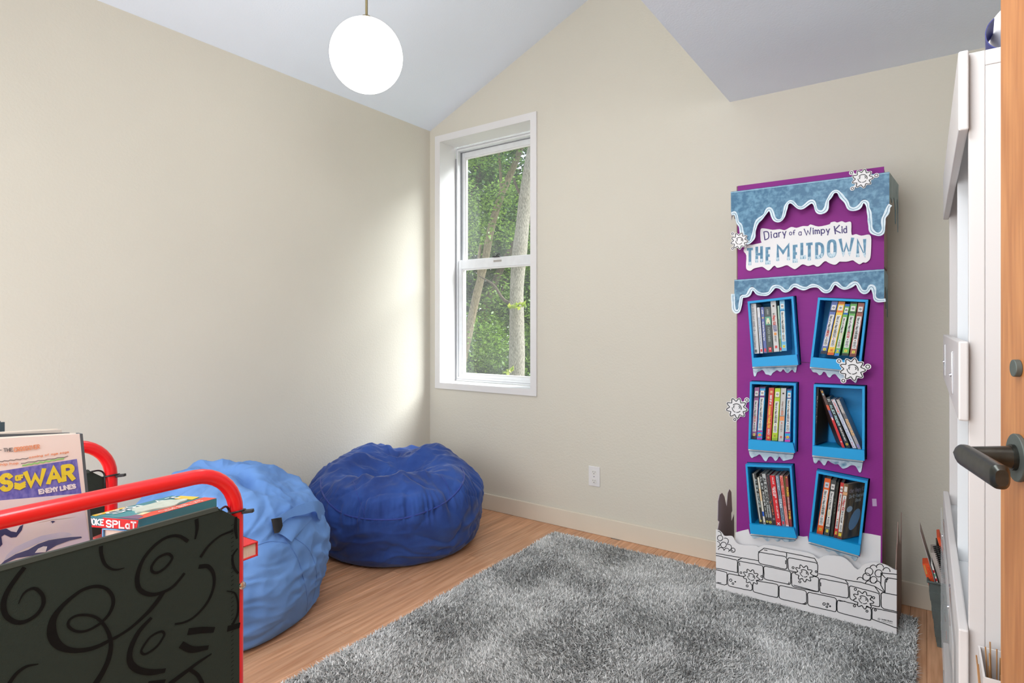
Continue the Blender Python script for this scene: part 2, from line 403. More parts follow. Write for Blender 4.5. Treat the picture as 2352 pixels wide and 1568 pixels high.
# ---------------------------------------------------------------- pendant lamp
gx, gy, gz, gr = -1.875, 1.617, 2.360, 0.1465
t = thing('globe_pendant_lamp', 'glowing white glass globe pendant on a thin brass stem', 'lamp', (gx, gy, gz - gr))
b = MB(); n = 32; b.lathe([(max(0.001, gr * math.sin(math.pi * i / n)), -gr * math.cos(math.pi * i / n)) for i in range(n + 1)], (gx, gy, gz), 56)
b.build('globe_shade', mat('lit_opal_glass', (255, 253, 248), 0.3, emit=((255, 253, 250), 6.2)), t, smooth='all')
M_brass = mat('aged_brass', (150, 138, 104), 0.35, metallic=0.85)
ztop = ZL + (gx - XL) * SL
b = MB(); b.tube([(gx, gy, gz + gr - 0.004), (gx, gy, ztop)], 0.0052, 14); b.build('stem', M_brass, t, smooth=True)
b = MB(); b.lathe([(0.03, 0), (0.032, 0.01), (0.02, 0.02), (0.008, 0.024)], (gx, gy, gz + gr - 0.006), 28); b.build('shade_cap', M_brass, t, smooth=True)
b = MB(); b.lathe([(0.06, 0.0), (0.062, 0.012), (0.062, 0.06)], (gx, gy, ztop - 0.035), 28); b.build('ceiling_canopy', M_brass, t, smooth=True)

# ---------------------------------------------------------------- outside: ground, trees, shrubs
b = MB(); b.box((-40, YB + 0.3, -0.75), (30, 60, -0.7)); struct('ground', b, mat('forest_floor', (92, 104, 52), 0.95, col2=(70, 62, 40), vscale=3))
def leaf_mat(name, ca, cb):
    m = bpy.data.materials.new(name); m.use_nodes = True; N, L = m.node_tree.nodes, m.node_tree.links; N.clear()
    o = N.new('ShaderNodeOutputMaterial'); g = N.new('ShaderNodeNewGeometry'); r = N.new('ShaderNodeValToRGB')
    r.color_ramp.elements[0].color = (*lin(ca), 1); r.color_ramp.elements[1].color = (*lin(cb), 1)
    d = N.new('ShaderNodeBsdfDiffuse'); t = N.new('ShaderNodeBsdfTranslucent'); x = N.new('ShaderNodeMixShader'); x.inputs[0].default_value = 0.42
    gl = N.new('ShaderNodeBsdfGlossy'); gl.inputs['Roughness'].default_value = 0.35; y = N.new('ShaderNodeMixShader'); y.inputs[0].default_value = 0.05
    L.new(g.outputs['Random Per Island'], r.inputs[0]); L.new(r.outputs[0], d.inputs[0]); L.new(r.outputs[0], t.inputs[0])
    L.new(d.outputs[0], x.inputs[1]); L.new(t.outputs[0], x.inputs[2]); L.new(x.outputs[0], y.inputs[1]); L.new(gl.outputs[0], y.inputs[2]); L.new(y.outputs[0], o.inputs[0])
    return m
ML1 = leaf_mat('leaf_green', (34, 66, 28), (138, 172, 72)); ML2 = leaf_mat('leaf_deep', (34, 64, 34), (100, 138, 64)); ML3 = leaf_mat('leaf_lime', (110, 140, 40), (180, 186, 70))
M_bark = mat('bark_pale', (158, 151, 138), 0.95, col2=(96, 90, 80), vscale=60, stretch=(3, 3, 0.5), bump=1.0, bscale=44, detail=8)
M_bark2 = mat('bark_brown', (138, 124, 100), 0.95, col2=(92, 80, 62), vscale=34, stretch=(3, 3, 0.6), bump=1.0, bscale=26)
M_bark3 = mat('bark_dark', (88, 74, 60), 0.95, col2=(58, 50, 42), vscale=14, stretch=(3, 3, 0.6), bump=1.0, bscale=26)
def leaves(name, clusters, size, m, parent):
    C = []
    for c, R, n in clusters:
        d = rng.normal(size=(n, 3)); d /= np.linalg.norm(d, axis=1)[:, None]
        rr = R * rng.random(n)[:, None] ** 0.45
        C.append(np.array(c)[None, :] + d * rr * np.array([1, 1, 0.62]))
    C = np.concatenate(C); n = len(C); s = size * rng.uniform(0.6, 1.25, n)[:, None]
    a = rng.normal(size=(n, 3)); a[:, 2] *= 0.5; a /= np.linalg.norm(a, axis=1)[:, None]
    u = rng.normal(size=(n, 3)) * 0.45 + np.array([0, 0, 1.0]); b_ = np.cross(a, u); b_ /= np.linalg.norm(b_, axis=1)[:, None]
    nn = np.cross(a, b_)
    V = np.stack([C - a * s * 0.5, C + b_ * s * 0.30 + nn * s * 0.1, C + a * s * 0.5, C - b_ * s * 0.30 + nn * s * 0.1], 1).reshape(-1, 3)
    i = np.arange(n) * 4; F = np.stack([i, i + 1, i + 2, i, i + 2, i + 3], 1).reshape(-1, 3)
    me = bpy.data.meshes.new(name); me.vertices.add(len(V)); me.vertices.foreach_set('co', V.ravel())
    me.loops.add(F.size); me.loops.foreach_set('vertex_index', F.ravel().astype(np.int32))
    me.polygons.add(len(F)); me.polygons.foreach_set('loop_start', np.arange(len(F), dtype=np.int32) * 3); me.update(calc_edges=True)
    me.materials.append(m); o = bpy.data.objects.new(name, me); COL.objects.link(o)
    o.parent = parent; o.matrix_parent_inverse = Matrix.Translation(-parent.location); o['kind'] = 'stuff'
    return o
def limb(name, pxs, zf, r0, r1, m, parent, z2=None):
    pts = []; n = len(pxs)
    for i, (a, c) in enumerate(pxs):
        pts.append(at_depth(a, c, zf + ((z2 or zf) - zf) * i / max(1, n - 1)))
    pts = cat_rom(pts, 5); k = len(pts)
    for i, p in enumerate(pts):
        q = noise.noise_vector(p * 1.3) * 0.03; p += q
    rs = [(r0 + (r1 - r0) * i / (k - 1)) * (1 + 0.1 * noise.noise(pts[i] * 2.5)) for i in range(k)]
    b = MB(); b.tube(pts, rs, 14); return b.build(name, m, parent, smooth=True)
def cl(px0, px1, py0, py1, z0, z1, n, R, k, gaps=()):
    out = []
    while len(out) < n:
        a = random.uniform(px0, px1); c = random.uniform(py0, py1); z = random.uniform(z0, z1); rr = R * random.uniform(0.7, 1.2)
        if any(math.hypot((a - g[0]), (c - g[1]) * 0.8) < g[2] + rr / z * FOC * 0.42 for g in gaps): continue
        out.append((at_depth(a, c, z), rr, int(k * random.uniform(0.7, 1.3))))
    return out
GAPS = [(1202, 372, 17)]
def tree(name, label, px, zf, grp='trees in the woods outside'):
    p = at_depth(px, 900, zf); return thing(name, label, 'tree', (p.x, p.y, -0.7), grp)
t = tree('tree', 'tree with the thick pale straight trunk outside the window', 1193, 7.6)
limb('trunk', [(1196, 1160), (1194, 1000), (1190, 860), (1186, 740), (1187, 640), (1196, 540), (1210, 430), (1226, 330), (1250, 180), (1270, 40)], 7.6, 0.112, 0.075, M_bark, t)
limb('branch', [(1214, 470), (1204, 462), (1190, 440), (1178, 410)], 7.6, 0.03, 0.012, M_bark3, t)
limb('branch', [(1189, 700), (1160, 690), (1135, 650), (1105, 630)], 7.7, 0.028, 0.010, M_bark3, t, 8.2)
leaves('leaf_sprout', [(at_depth(1184, 702, 7.4), 0.09, 22), (at_depth(1200, 698, 7.4), 0.07, 10), (at_depth(1166, 852, 7.35), 0.07, 12)], 0.085, ML3, t)
leaves('foliage', cl(1060, 1420, 40, 330, 7.2, 9.0, 30, 0.34, 170, GAPS), 0.055, ML1, t)
t = tree('tree.001', 'slim tree with the slanting brown trunk left of the thick pale one', 1050, 9.0)
limb('trunk', [(1046, 1050), (1060, 860), (1076, 760), (1092, 690), (1108, 620), (1128, 530), (1150, 450), (1178, 385), (1202, 320), (1240, 220)], 9.0, 0.072, 0.045, M_bark2, t)
limb('branch', [(1150, 455), (1150, 400), (1147, 350), (1149, 290)], 9.0, 0.026, 0.014, M_bark2, t)
limb('branch', [(1100, 645), (1098, 600), (1104, 560)], 9.0, 0.034, 0.02, M_bark2, t)
leaves('foliage', cl(960, 1300, 250, 560, 8.0, 10.5, 50, 0.42, 230, GAPS), 0.058, ML1, t)
t = tree('tree.002', 'tree with the dark leaning limb behind the pale trunk', 1100, 11.5)
limb('trunk', [(1070, 960), (1096, 800), (1118, 700), (1140, 640), (1165, 590), (1200, 530), (1250, 450), (1300, 380)], 11.5, 0.085, 0.05, M_bark3, t)
limb('branch', [(1118, 700), (1150, 670), (1170, 640), (1196, 640)], 11.5, 0.03, 0.012, M_bark3, t)
leaves('foliage', cl(940, 1380, 420, 760, 10.0, 13.0, 66, 0.5, 250, GAPS), 0.07, ML1, t)
t = tree('tree.003', 'leafy tree filling the upper left of the window view, behind the slim trunk', 1000, 14.0)
limb('trunk', [(1000, 1000), (1010, 800), (1020, 600), (1090, 420), (1130, 330)], 14, 0.14, 0.06, M_bark3, t)
leaves('foliage', cl(820, 1190, 150, 640, 12.5, 17.0, 170, 0.8, 300, GAPS), 0.11, ML2, t)
t = tree('tree.004', 'leafy tree behind the thick pale trunk at the right of the window view', 1290, 15.0)
limb('trunk', [(1290, 1000), (1284, 800), (1280, 600), (1300, 420), (1290, 300)], 15, 0.15, 0.06, M_bark3, t)
leaves('foliage', cl(1180, 1600, 150, 700, 13.0, 18.0, 190, 0.8, 300, GAPS), 0.115, ML2, t)
t = thing('shrub', 'bright green bushes at the bottom left of the window view', 'shrub', (at_depth(1080, 860, 11).x, at_depth(1080, 860, 11).y, -0.7), 'bushes in the woods outside')
leaves('foliage', cl(900, 1180, 740, 960, 8.8, 13.0, 60, 0.5, 260), 0.065, ML1, t)
t = thing('shrub.001', 'green bushes to the right of the pale trunk low in the window view', 'shrub', (at_depth(1260, 860, 12).x, at_depth(1260, 860, 12).y, -0.7), 'bushes in the woods outside')
leaves('foliage', cl(1170, 1500, 700, 960, 9.8, 14.0, 70, 0.55, 260), 0.07, ML1, t)
t = thing('shrub.002', 'deep green undergrowth far behind all the trunks', 'shrub', (at_depth(1150, 760, 20).x, at_depth(1150, 760, 20).y, -0.7), 'bushes in the woods outside')
leaves('foliage', cl(760, 1600, 150, 900, 18.0, 24.0, 560, 1.3, 230, GAPS), 0.22, ML2, t)

# ---------------------------------------------------------------- shag rug
RX0, RX1, RY0, RY1 = -1.835, -0.015, 0.75, 3.035
rug = thing('shag_rug', 'large grey mottled shag rug on the oak floor', 'rug', (-0.93, 2.0, 0))
b = MB(); b.box((RX0 + 0.012, RY0 + 0.012, 0.0), (RX1 - 0.012, RY1 - 0.012, 0.006)); b.build('rug_backing', mat('rug_backing', (92, 92, 90), 0.95), rug)
def pile():
    n = 310000
    x = rng.uniform(RX0 + 0.012, RX1 - 0.012, n); y = rng.uniform(RY0 + 0.012, RY1 - 0.012, n)
    # nap field: large soft patches brushed different ways
    gxn, gyn = 46, 58; gx_ = np.linspace(RX0, RX1, gxn); gy_ = np.linspace(RY0, RY1, gyn)
    A = np.array([[noise.fractal(Vector((a * 2.6, c * 2.6, 3.1)), 0.8, 2.0, 3) for c in gy_] for a in gx_])
    B = np.array([[noise.fractal(Vector((a * 2.6 + 9, c * 2.6, 7.7)), 0.8, 2.0, 3) for c in gy_] for a in gx_])
    i = (x - RX0) / (RX1 - RX0) * (gxn - 1.001); j = (y - RY0) / (RY1 - RY0) * (gyn - 1.001); i0 = i.astype(int); j0 = j.astype(int); fi = i - i0; fj = j - j0
    def samp(T): return T[i0, j0]*(1-fi)*(1-fj) + T[i0+1, j0]*fi*(1-fj) + T[i0, j0+1]*(1-fi)*fj + T[i0+1, j0+1]*fi*fj
    a, c = samp(A), samp(B)
    lx = 1.1 * a + rng.normal(0, 0.55, n); ly = 1.1 * c + rng.normal(0, 0.55, n)
    h = rng.uniform(0.016, 0.027, n); wd = rng.uniform(0.0013, 0.0025, n)
    th = rng.uniform(0, 2 * math.pi, n); ex, ey = np.cos(th) * wd, np.sin(th) * wd
    L = 0.020
    ml = np.hypot(lx, ly); k = np.minimum(1, 1.3 / np.maximum(ml, 1e-6)); lx *= k; ly *= k
    mx, my = x + lx * L * 0.35, y + ly * L * 0.35; tx, ty = x + lx * L, y + ly * L
    tz = h / np.sqrt(1 + 0.8 * (lx**2 + ly**2)); z0 = np.full(n, 0.004)
    V = np.stack([np.stack([x-ex, y-ey, z0], 1), np.stack([x+ex, y+ey, z0], 1), np.stack([mx+ex, my+ey, tz*0.65], 1), np.stack([mx-ex, my-ey, tz*0.65], 1), np.stack([tx, ty, tz], 1)], 1).reshape(-1, 3)
    o = np.arange(n) * 5
    quad = np.stack([o, o+1, o+2, o+3], 1).ravel(); tri = np.stack([o+3, o+2, o+4], 1).ravel()
    me = bpy.data.meshes.new('pile'); me.vertices.add(len(V)); me.vertices.foreach_set('co', V.ravel())
    me.loops.add(7 * n); me.loops.foreach_set('vertex_index', np.concatenate([quad, tri]).astype(np.int32))
    me.polygons.add(2 * n); me.polygons.foreach_set('loop_start', np.concatenate([np.arange(n) * 4, 4 * n + np.arange(n) * 3]).astype(np.int32)); me.update(calc_edges=True)
    m = bpy.data.materials.new('shag_yarn'); m.use_nodes = True; N, Lk = m.node_tree.nodes, m.node_tree.links; bs = N['Principled BSDF']
    g = N.new('ShaderNodeNewGeometry'); r = N.new('ShaderNodeValToRGB'); tc = N.new('ShaderNodeTexCoord'); nz = N.new('ShaderNodeTexNoise'); nz.inputs['Scale'].default_value = 2.3; nz.inputs['Detail'].default_value = 5
    ad = N.new('ShaderNodeMath'); ad.operation = 'MULTIPLY_ADD'; ad.inputs[1].default_value = 1.9; ad.inputs[2].default_value = -0.93
    a2 = N.new('ShaderNodeMath'); a2.operation = 'ADD'
    Lk.new(tc.outputs['Object'], nz.inputs['Vector']); Lk.new(nz.outputs[0], ad.inputs[0]); Lk.new(g.outputs['Random Per Island'], a2.inputs[0]); Lk.new(ad.outputs[0], a2.inputs[1]); Lk.new(a2.outputs[0], r.inputs[0])
    r.color_ramp.elements[0].position = 0.0; r.color_ramp.elements[0].color = (*lin((104, 106, 105)), 1)
    r.color_ramp.elements[1].position = 1.0; r.color_ramp.elements[1].color = (*lin((250, 250, 249)), 1)
    e = r.color_ramp.elements.new(0.5); e.color = (*lin((210, 211, 210)), 1)
    Lk.new(r.outputs[0], bs.inputs['Base Color']); bs.inputs['Roughness'].default_value = 0.65; bs.inputs['Sheen Weight'].default_value = 0.3
    me.materials.append(m); ob = bpy.data.objects.new('pile', me); COL.objects.link(ob); ob.parent = rug; ob.matrix_parent_inverse = Matrix.Translation(-rug.location); ob['kind'] = 'stuff'
pile()

# ---------------------------------------------------------------- bean bags
from mathutils.bvhtree import BVHTree
def ridge(p): return 1 - 2 * abs(noise.noise(p))
def bag(name, label, c, prof, mt, lumps, seed, folds, wr, nt=420, npf=210, squash=(1, 1), pleats=None):
    root = thing(name, label, 'bean bag', (c[0], c[1], 0), 'bean bags')
    pp = cat_rom([(r, 0, z) for r, z in prof], 10); ls_ = [0]
    for i in range(1, len(pp)): ls_.append(ls_[-1] + (pp[i] - pp[i - 1]).length)
    tot = ls_[-1]
    def prf(t):
        s = t * tot; k = 0
        while k < len(ls_) - 2 and ls_[k + 1] < s: k += 1
        f = (s - ls_[k]) / max(1e-9, ls_[k + 1] - ls_[k]); a, b_ = pp[k], pp[k + 1]; p = a.lerp(b_, f); d = (b_ - a).normalized()
        return max(0.0, p.x), p.z, d.z, -d.x
    sd = Vector((seed * 3.1, seed * 1.7, seed))
    vs = []
    for i in range(npf + 1):
        t = i / npf; r, z0, nr, nz_ = prf(t)
        for k in range(nt):
            th = 2 * math.pi * k / nt; z = z0
            a, b_ = math.cos(th) * r * squash[0], math.sin(th) * r * squash[1]       # a: screen right, b: away
            for (la, lb, lr, lz, asp, rot) in lumps:
                da, db = a - la, b_ - lb; ca, sa = math.cos(rot), math.sin(rot); ua, ub = da * ca + db * sa, (-da * sa + db * ca) * asp
                z += lz * math.exp(-(ua * ua + ub * ub) / (lr * lr)) * min(1, max(0, (z0 - 0.12) / 0.18))
            p = Vector((a, b_, z)) + sd
            top = min(1, max(0, (t - 0.45) / 0.3)); low = min(1, max(0, z / 0.06))
            w = Vector((math.cos(th) * 2.2, math.sin(th) * 2.2, t * 1.3)) + sd
            w2 = p + noise.noise_vector(p * 3) * 0.12
            d = 0.022 * noise.noise(p * 3.2)
            wp = p + noise.noise_vector(p * 2.2) * 0.16
            d += folds * top * (ridge(w * 1.0) * 0.45 * min(1, r / 0.2) + 0.6 * ridge(Vector((wp.x * 4.0, wp.y * 7.5, wp.z * 5))) + 0.3 * ridge(Vector((wp.y * 9, wp.x * 13, wp.z * 9))))
            d += wr * (ridge(Vector((w2.x * 5, w2.y * 5, w2.z * 13))) * 0.6 + 0.5 * ridge(w2 * 11))
            d += wr * 0.35 * top * ridge(w2 * 22)
            cr_ = max(0.0, 1 - 3.2 * abs(noise.noise(Vector((w2.x * 3.2 + w2.z * 2.5, w2.y * 3.2 - w2.z * 2.0, w2.z * 6.5)))))
            d += wr * 0.75 * cr_ * cr_
            cr2 = max(0.0, 1 - 4.0 * abs(noise.noise(Vector((w2.x * 5.5 - w2.z * 4, w2.y * 5.5 + w2.z * 4, w2.z * 7 + 31)))))
            d -= wr * 0.55 * cr2 * cr2
            if pleats:
                tz, amp, kk = pleats
                d += amp * math.exp(-((t - tz) / 0.05) ** 2) * ridge(Vector((math.cos(th) * kk, math.sin(th) * kk, t * 3)) + sd)
            d *= low
            if r < 0.06: d *= r / 0.06
            aa = a + math.cos(th) * nr * d; bb = b_ + math.sin(th) * nr * d; zz2 = max(0.0, z + nz_ * d)
            w3 = Vector((c[0], c[1], 0)) + RT * aa + FW * bb + Vector((0, 0, zz2))
            w3.x = max(w3.x, XL + 0.012 + 0.004 * noise.noise(p * 9))
            vs.append(w3)
    fs = [(i*nt+k, i*nt+(k+1) % nt, (i+1)*nt+(k+1) % nt, (i+1)*nt+k) for i in range(npf) for k in range(nt)]
    b = MB(); b.add(vs, fs); body = b.build('bag_body', mt, root, smooth='all')
    bv = BVHTree.FromPolygons(vs, fs)
    def hit(px, py, lift=0.0, fall=None):
        d = ray(px, py); h = bv.ray_cast(Vector((0, 0, CH)), d.normalized())
        if h[0] is None:
            q = bv.find_nearest(at_depth(px, py, (fall or 2.6)))
            return q[0] + q[1] * lift
        nn = h[1] if h[1].dot(d) < 0 else -h[1]
        return h[0] + nn * lift
    return root, body, hit
M_navy = mat('navy_velour', (44, 82, 160), 0.85, col2=(30, 58, 126), vscale=5, bump=0.10, bscale=260, sheen=0.22, detail=6)
navy_prof = [(0.0, 0.0), (0.25, 0.0), (0.385, 0.004), (0.445, 0.06), (0.478, 0.16), (0.478, 0.26), (0.445, 0.34), (0.385, 0.405), (0.31, 0.445), (0.22, 0.465), (0.12, 0.46), (0.0, 0.455)]
L_navy = [(-0.05, -0.13, 0.20, -0.13, 2.2, 0.12), (0.0, -0.34, 0.26, -0.035, 1.0, 0), (0.0, 0.08, 0.14, -0.02, 1.0, 0), (-0.02, 0.26, 0.20, 0.005, 1.0, 0), (-0.20, 0.20, 0.12, 0.045, 1.0, 0), (0.16, 0.14, 0.16, 0.030, 1.3, 0.5),
          (-0.13, 0.16, 0.05, -0.025, 0.45, 1.0), (0.05, 0.20, 0.035, -0.025, 0.3, 1.2), (0.0, 0.24, 0.16, 0.005, 1.0, 0), (-0.25, -0.02, 0.10, 0.02, 1, 0), (0.10, -0.02, 0.12, -0.05, 2.5, 0.45)]
root, body, hitn = bag('bean_bag', 'navy blue velour bean bag in the corner under the window', (-2.527 + 0.02, 2.402, 0), navy_prof, M_navy, L_navy, 2.3, 0.034, 0.0115, pleats=(0.60, 0.018, 15))
def seam_on(hit, pxs, r, name, m, root, lift=0.0, k=8, seg=8):
    pts = [hit(p[0], p[1], lift) for p in cat_rom([(a, c, 0) for a, c in pxs], k)]
    q = [pts[0]]
    for p in pts[1:]:
        if (p - q[-1]).length > 0.004 and (p - q[-1]).length < 0.2: q.append(p)
    q2 = [(q[max(0, i - 1)] + q[i] * 2 + q[min(len(q) - 1, i + 1)]) / 4 for i in range(len(q))]
    b = MB(); b.tube(q2, r, seg); return b.build(name, m, root, smooth=True)
M_navy_d = mat('navy_piping', (36, 60, 146), 0.7, sheen=0.4)
seam_on(hitn, [(737, 1096), (740, 1130), (762, 1162), (800, 1184), (860, 1193), (925, 1190), (985, 1172), (1030, 1148), (1058, 1118), (1066, 1092), (1058, 1072)], 0.0042, 'piping', M_navy_d, root, 0.001)
seam_on(hitn, [(812, 1105), (820, 1135), (832, 1165), (838, 1184)], 0.0018, 'seam', M_navy_d, root)
seam_on(hitn, [(1012, 1090), (1026, 1112), (1034, 1140)], 0.0018, 'seam', M_navy_d, root)

M_sky = mat('light_blue_cotton', (112, 156, 218), 0.85, col2=(98, 142, 206), vscale=4, bump=0.06, bscale=320, detail=5)
lb_prof = [(0.0, 0.0), (0.22, 0.0), (0.335, 0.004), (0.385, 0.07), (0.410, 0.17), (0.408, 0.26), (0.385, 0.36), (0.335, 0.45), (0.26, 0.53), (0.18, 0.572), (0.10, 0.588), (0.0, 0.588)]
L_lb = [(0.02, 0.04, 0.10, 0.055, 1.0, 0), (-0.16, 0.08, 0.12, 0.05, 1.0, 0), (-0.05, 0.02, 0.035, -0.05, 0.35, 1.35), (0.10, -0.03, 0.035, -0.04, 0.35, 0.7), (0.24, 0.03, 0.06, -0.035, 0.5, 0.2), (-0.1, -0.16, 0.08, -0.05, 0.5, 0.9), (0.13, -0.22, 0.05, -0.03, 0.4, 0.6)]
root, body, hitb = bag('bean_bag.001', 'light blue cotton bean bag with a fabric handle, behind the red cart', (-2.475, 1.349, 0), lb_prof, M_sky, L_lb, 5.1, 0.026, 0.0105, squash=(1, 1.10), pleats=(0.47, 0.008, 8))
M_skyd = mat('light_blue_seam', (92, 134, 198), 0.8)
seam_on(hitb, [(663, 1247), (684, 1284), (698, 1330), (706, 1380), (700, 1420)], 0.0022, 'seam', M_skyd, root)
seam_on(hitb, [(676, 1235), (705, 1256), (722, 1290), (727, 1330), (718, 1376)], 0.0020, 'seam', M_skyd, root)
seam_on(hitb, [(590, 1252), (620, 1243), (660, 1247)], 0.0018, 'seam', M_skyd, root)
def strip(name, up, lo, m, root, hit, lift, th=0.004):
    A = [hit(a, c, l) for (a, c), l in zip(up, lift)]; B = [hit(a, c, l) for (a, c), l in zip(lo, lift)]
    A = cat_rom(A, 4); B = cat_rom(B, 4); n = len(A); v = Vector((0.577, -0.816, 0)) * th
    vs = A + B + [p + v for p in A] + [p + v for p in B]; fs = []
    for i in range(n - 1):
        fs += [(i, i+1, n+i+1, n+i), (2*n+i, 3*n+i, 3*n+i+1, 2*n+i+1), (i, 2*n+i, 2*n+i+1, i+1), (n+i, n+i+1, 3*n+i+1, 3*n+i)]
    fs += [(0, n, 3*n, 2*n), (n-1, 3*n-1, 4*n-1, 2*n-1)][:1] + [(n-1, 3*n-1, 4*n-1, 2*n-1)]
    b = MB(); b.add(vs, fs); return b.build(name, m, root, smooth=True)
hd = strip('handle', [(620, 1198), (645, 1178), (675, 1166), (706, 1159), (728, 1162), (742, 1176)], [(630, 1220), (652, 1200), (680, 1188), (706, 1184), (722, 1190), (733, 1194)], M_sky, root, hitb, [0.012, 0.035, 0.045, 0.04, 0.025, 0.01])
strip('handle_flap', [(634, 1204), (655, 1192), (684, 1188), (712, 1192)], [(630, 1222), (646, 1234), (662, 1246), (668, 1240)], M_sky, root, hitb, [0.01, 0.018, 0.02, 0.012])
strip('hook_strip', [(618, 1198), (624, 1195), (632, 1193)], [(622, 1222), (629, 1220), (637, 1216)], M_black, root, hitb, [0.018, 0.026, 0.030], 0.003)

# ---------------------------------------------------------------- red book cart
PC = Vector((-1.011, 0.571, 0)); CU = Vector((-0.0497, 0.9988, 0)).normalized(); CWv = Vector((-0.9988, -0.0497, 0)).normalized()
def cart_ab(px, py, off=0.0):            # (along u, height) on the upright cart plane shifted by off towards the far end
    d = ray(px, py); t = (PC.dot(CWv) + off) / d.dot(CWv); p = d * t
    return ((p - PC).dot(CU), CH + p.z)
def cart_frame(off):
    def f(a, b, c):
        p = PC + CU * a + CWv * (off - c); return (p.x, p.y, b)
    return f
M_red = mat('red_powder_coat', (228, 26, 32), 0.28, var=0.03, coat=0.3)
cart = thing('book_cart', 'red tubular book cart with black end panels, cut off by the left edge', 'cart', (PC + CU * -0.25 + CWv * 0.23))
CL, CWD, ZTOP, RTB = 0.47, 0.52, 0.995, 0.0125
def end_frame(off):
    f = cart_frame(off); r = 0.075; pts = [f(0, 0.075, 0), f(0, 0.5, 0), f(0, ZTOP - r, 0)]
    for k in range(1, 9):
        a = k / 9 * math.pi / 2; pts.append(f(-r + r * math.cos(a), ZTOP - r + r * math.sin(a), 0))
    pts += [f(-r, ZTOP, 0), f(-CWD + r, ZTOP, 0)]
    for k in range(1, 9):
        a = k / 9 * math.pi / 2; pts.append(f(-CWD + r - r * math.sin(a), ZTOP - r + r * math.cos(a), 0))
    pts += [f(-CWD, ZTOP - r, 0), f(-CWD, 0.5, 0), f(-CWD, 0.075, 0)]
    b = MB(); b.tube(pts, RTB, 20); b.build('end_frame', M_red, cart, smooth=True)
end_frame(0.0); end_frame(CL)
M_panel = mat('dark_panel_fabric', (42, 52, 46), 0.8, spec=0.25, var=0.12, vscale=3, bump=0.25, bscale=700)
M_swirl = mat('black_swirl_print', (9, 10, 10), 0.8, spec=0.2)
M_hem = mat('panel_hem', (62, 72, 67), 0.6)
po = -0.0145
a0, z0 = cart_ab(500, 1166, po); a1, z1 = cart_ab(541, 1194, po)
ztp = z0; aR = cart_ab(550, 1300, po)[0]
f = cart_frame(po)
def panel(off, name_label=None):
    f = cart_frame(off); b = MB()
    b.slab([(-CWD - 0.004, 0.12), (aR, 0.12), (aR, z1), (a0, ztp), (-CWD + 0.04, ztp), (-CWD - 0.004, z1)], f, 0.004)
    return b.build('end_panel', M_panel, cart, bevel=0.001)
pn = panel(po); pf = panel(CL + 0.0)
b = MB(); b.slab([(-CWD + 0.04, ztp - 0.005), (a0 + 0.001, ztp - 0.005), (a0, ztp + 0.002), (-CWD + 0.04, ztp + 0.002)], cart_frame(po - 0.001), 0.006); b.build('panel_hem', M_hem, pn, bevel=0.002)
b = MB(); b.slab([(-CWD + 0.04, ztp - 0.005), (a0 + 0.001, ztp - 0.005), (a0, ztp + 0.002), (-CWD + 0.04, ztp + 0.002)], cart_frame(CL - 0.001), 0.006); b.build('panel_hem', M_hem, pf, bevel=0.002)
A_ = lambda x, y: (x / 4.042, 1180 + y / 4.042)
B_ = lambda x, y: (280 + x / 3.843, 1160 + y / 3.843)
SW = [
 (A_, [(238,480),(150,590),(60,730),(30,850),(60,950),(150,1003),(240,993),(340,930),(398,840),(395,760),(340,697),(280,695),(215,740),(170,830)], [38,40,42,44,40,38,34,32,34,30,28,24,18,8], 0),
 (A_, [(938,270),(937,360),(970,460),(1030,508),(1090,515),(1150,500)], [36,30,26,20,16,8], 0),
 (A_, [(890,1567),(960,1450),(1010,1330),(1028,1200),(1000,1090),(940,1000),(870,950),(780,935),(700,945),(640,985),(635,1040),(700,1085),(790,1085),(880,1045),(960,985),(1020,910),(1050,820),(1030,740),(970,685),(880,670),(770,700),(660,775),(560,870),(490,980),(480,1110),(530,1205),(620,1255),(740,1265),(880,1237),(1010,1175),(1130,1110),(1230,1040),(1330,950),(1400,880),(1470,790),(1510,730)], [60,50,44,36,30,24,22,22,22,22,24,22,22,24,26,30,32,30,26,28,30,34,44,60,76,66,48,40,38,32,26,28,34,40,42,38], 0),
 (A_, [(85,1567),(150,1480),(240,1415),(350,1392)], [36,34,26,10], 0),
 (B_, [(575,312),(500,270),(400,280),(290,350),(190,470),(135,620),(150,735),(240,785),(340,772),(450,715),(545,605)], [30,26,24,26,30,38,38,34,26,26,24], 0),
 (B_, [(440,455),(400,427),(320,460),(262,535),(270,585),(320,590),(385,545),(430,490)], [22]*8, 1),
 (B_, [(655,108),(662,200),(645,292)], [34,30,16], 0), (B_, [(697,450),(760,360),(860,272),(975,225)], [26,22,16,20], 0),
 (B_, [(688,540),(760,540),(808,610),(805,730),(745,865),(640,980),(550,1030),(470,1046)], [36,34,30,26,24,20,18,18], 0),
 (B_, [(250,1000),(150,1110),(80,1250),(68,1370),(130,1445),(250,1472),(370,1458)], [30,40,44,50,52,50,36], 0),
 (B_, [(372,1135),(340,1113),(250,1160),(178,1260),(175,1303),(215,1308),(300,1250),(350,1185)], [20]*8, 1),
 (B_, [(600,1112),(700,1100),(800,1098)], [56,54,46], 0), (B_, [(533,1235),(620,1272),(750,1255)], [56,54,36], 0),
 (B_, [(785,1312),(680,1380),(560,1470),(430,1567)], [14,26,36,44], 0), (B_, [(600,1450),(665,1495),(705,1567)], [28,30,34], 0),
 (B_, [(1016,385),(975,450),(985,540),(1022,596)], [14,20,22,18], 0), (B_, [(925,756),(995,775),(1022,860),(1018,960),(978,1045)], [8,14,18,22,26], 0), (B_, [(945,1085),(1036,1058)], [50,46], 0),
 (B_, [(240,1567),(370,1552)], [30,30], 0), (B_, [(1005,110),(1000,200),(1012,290)], [24,30,18], 0),
]
b = MB(); f = cart_frame(po)
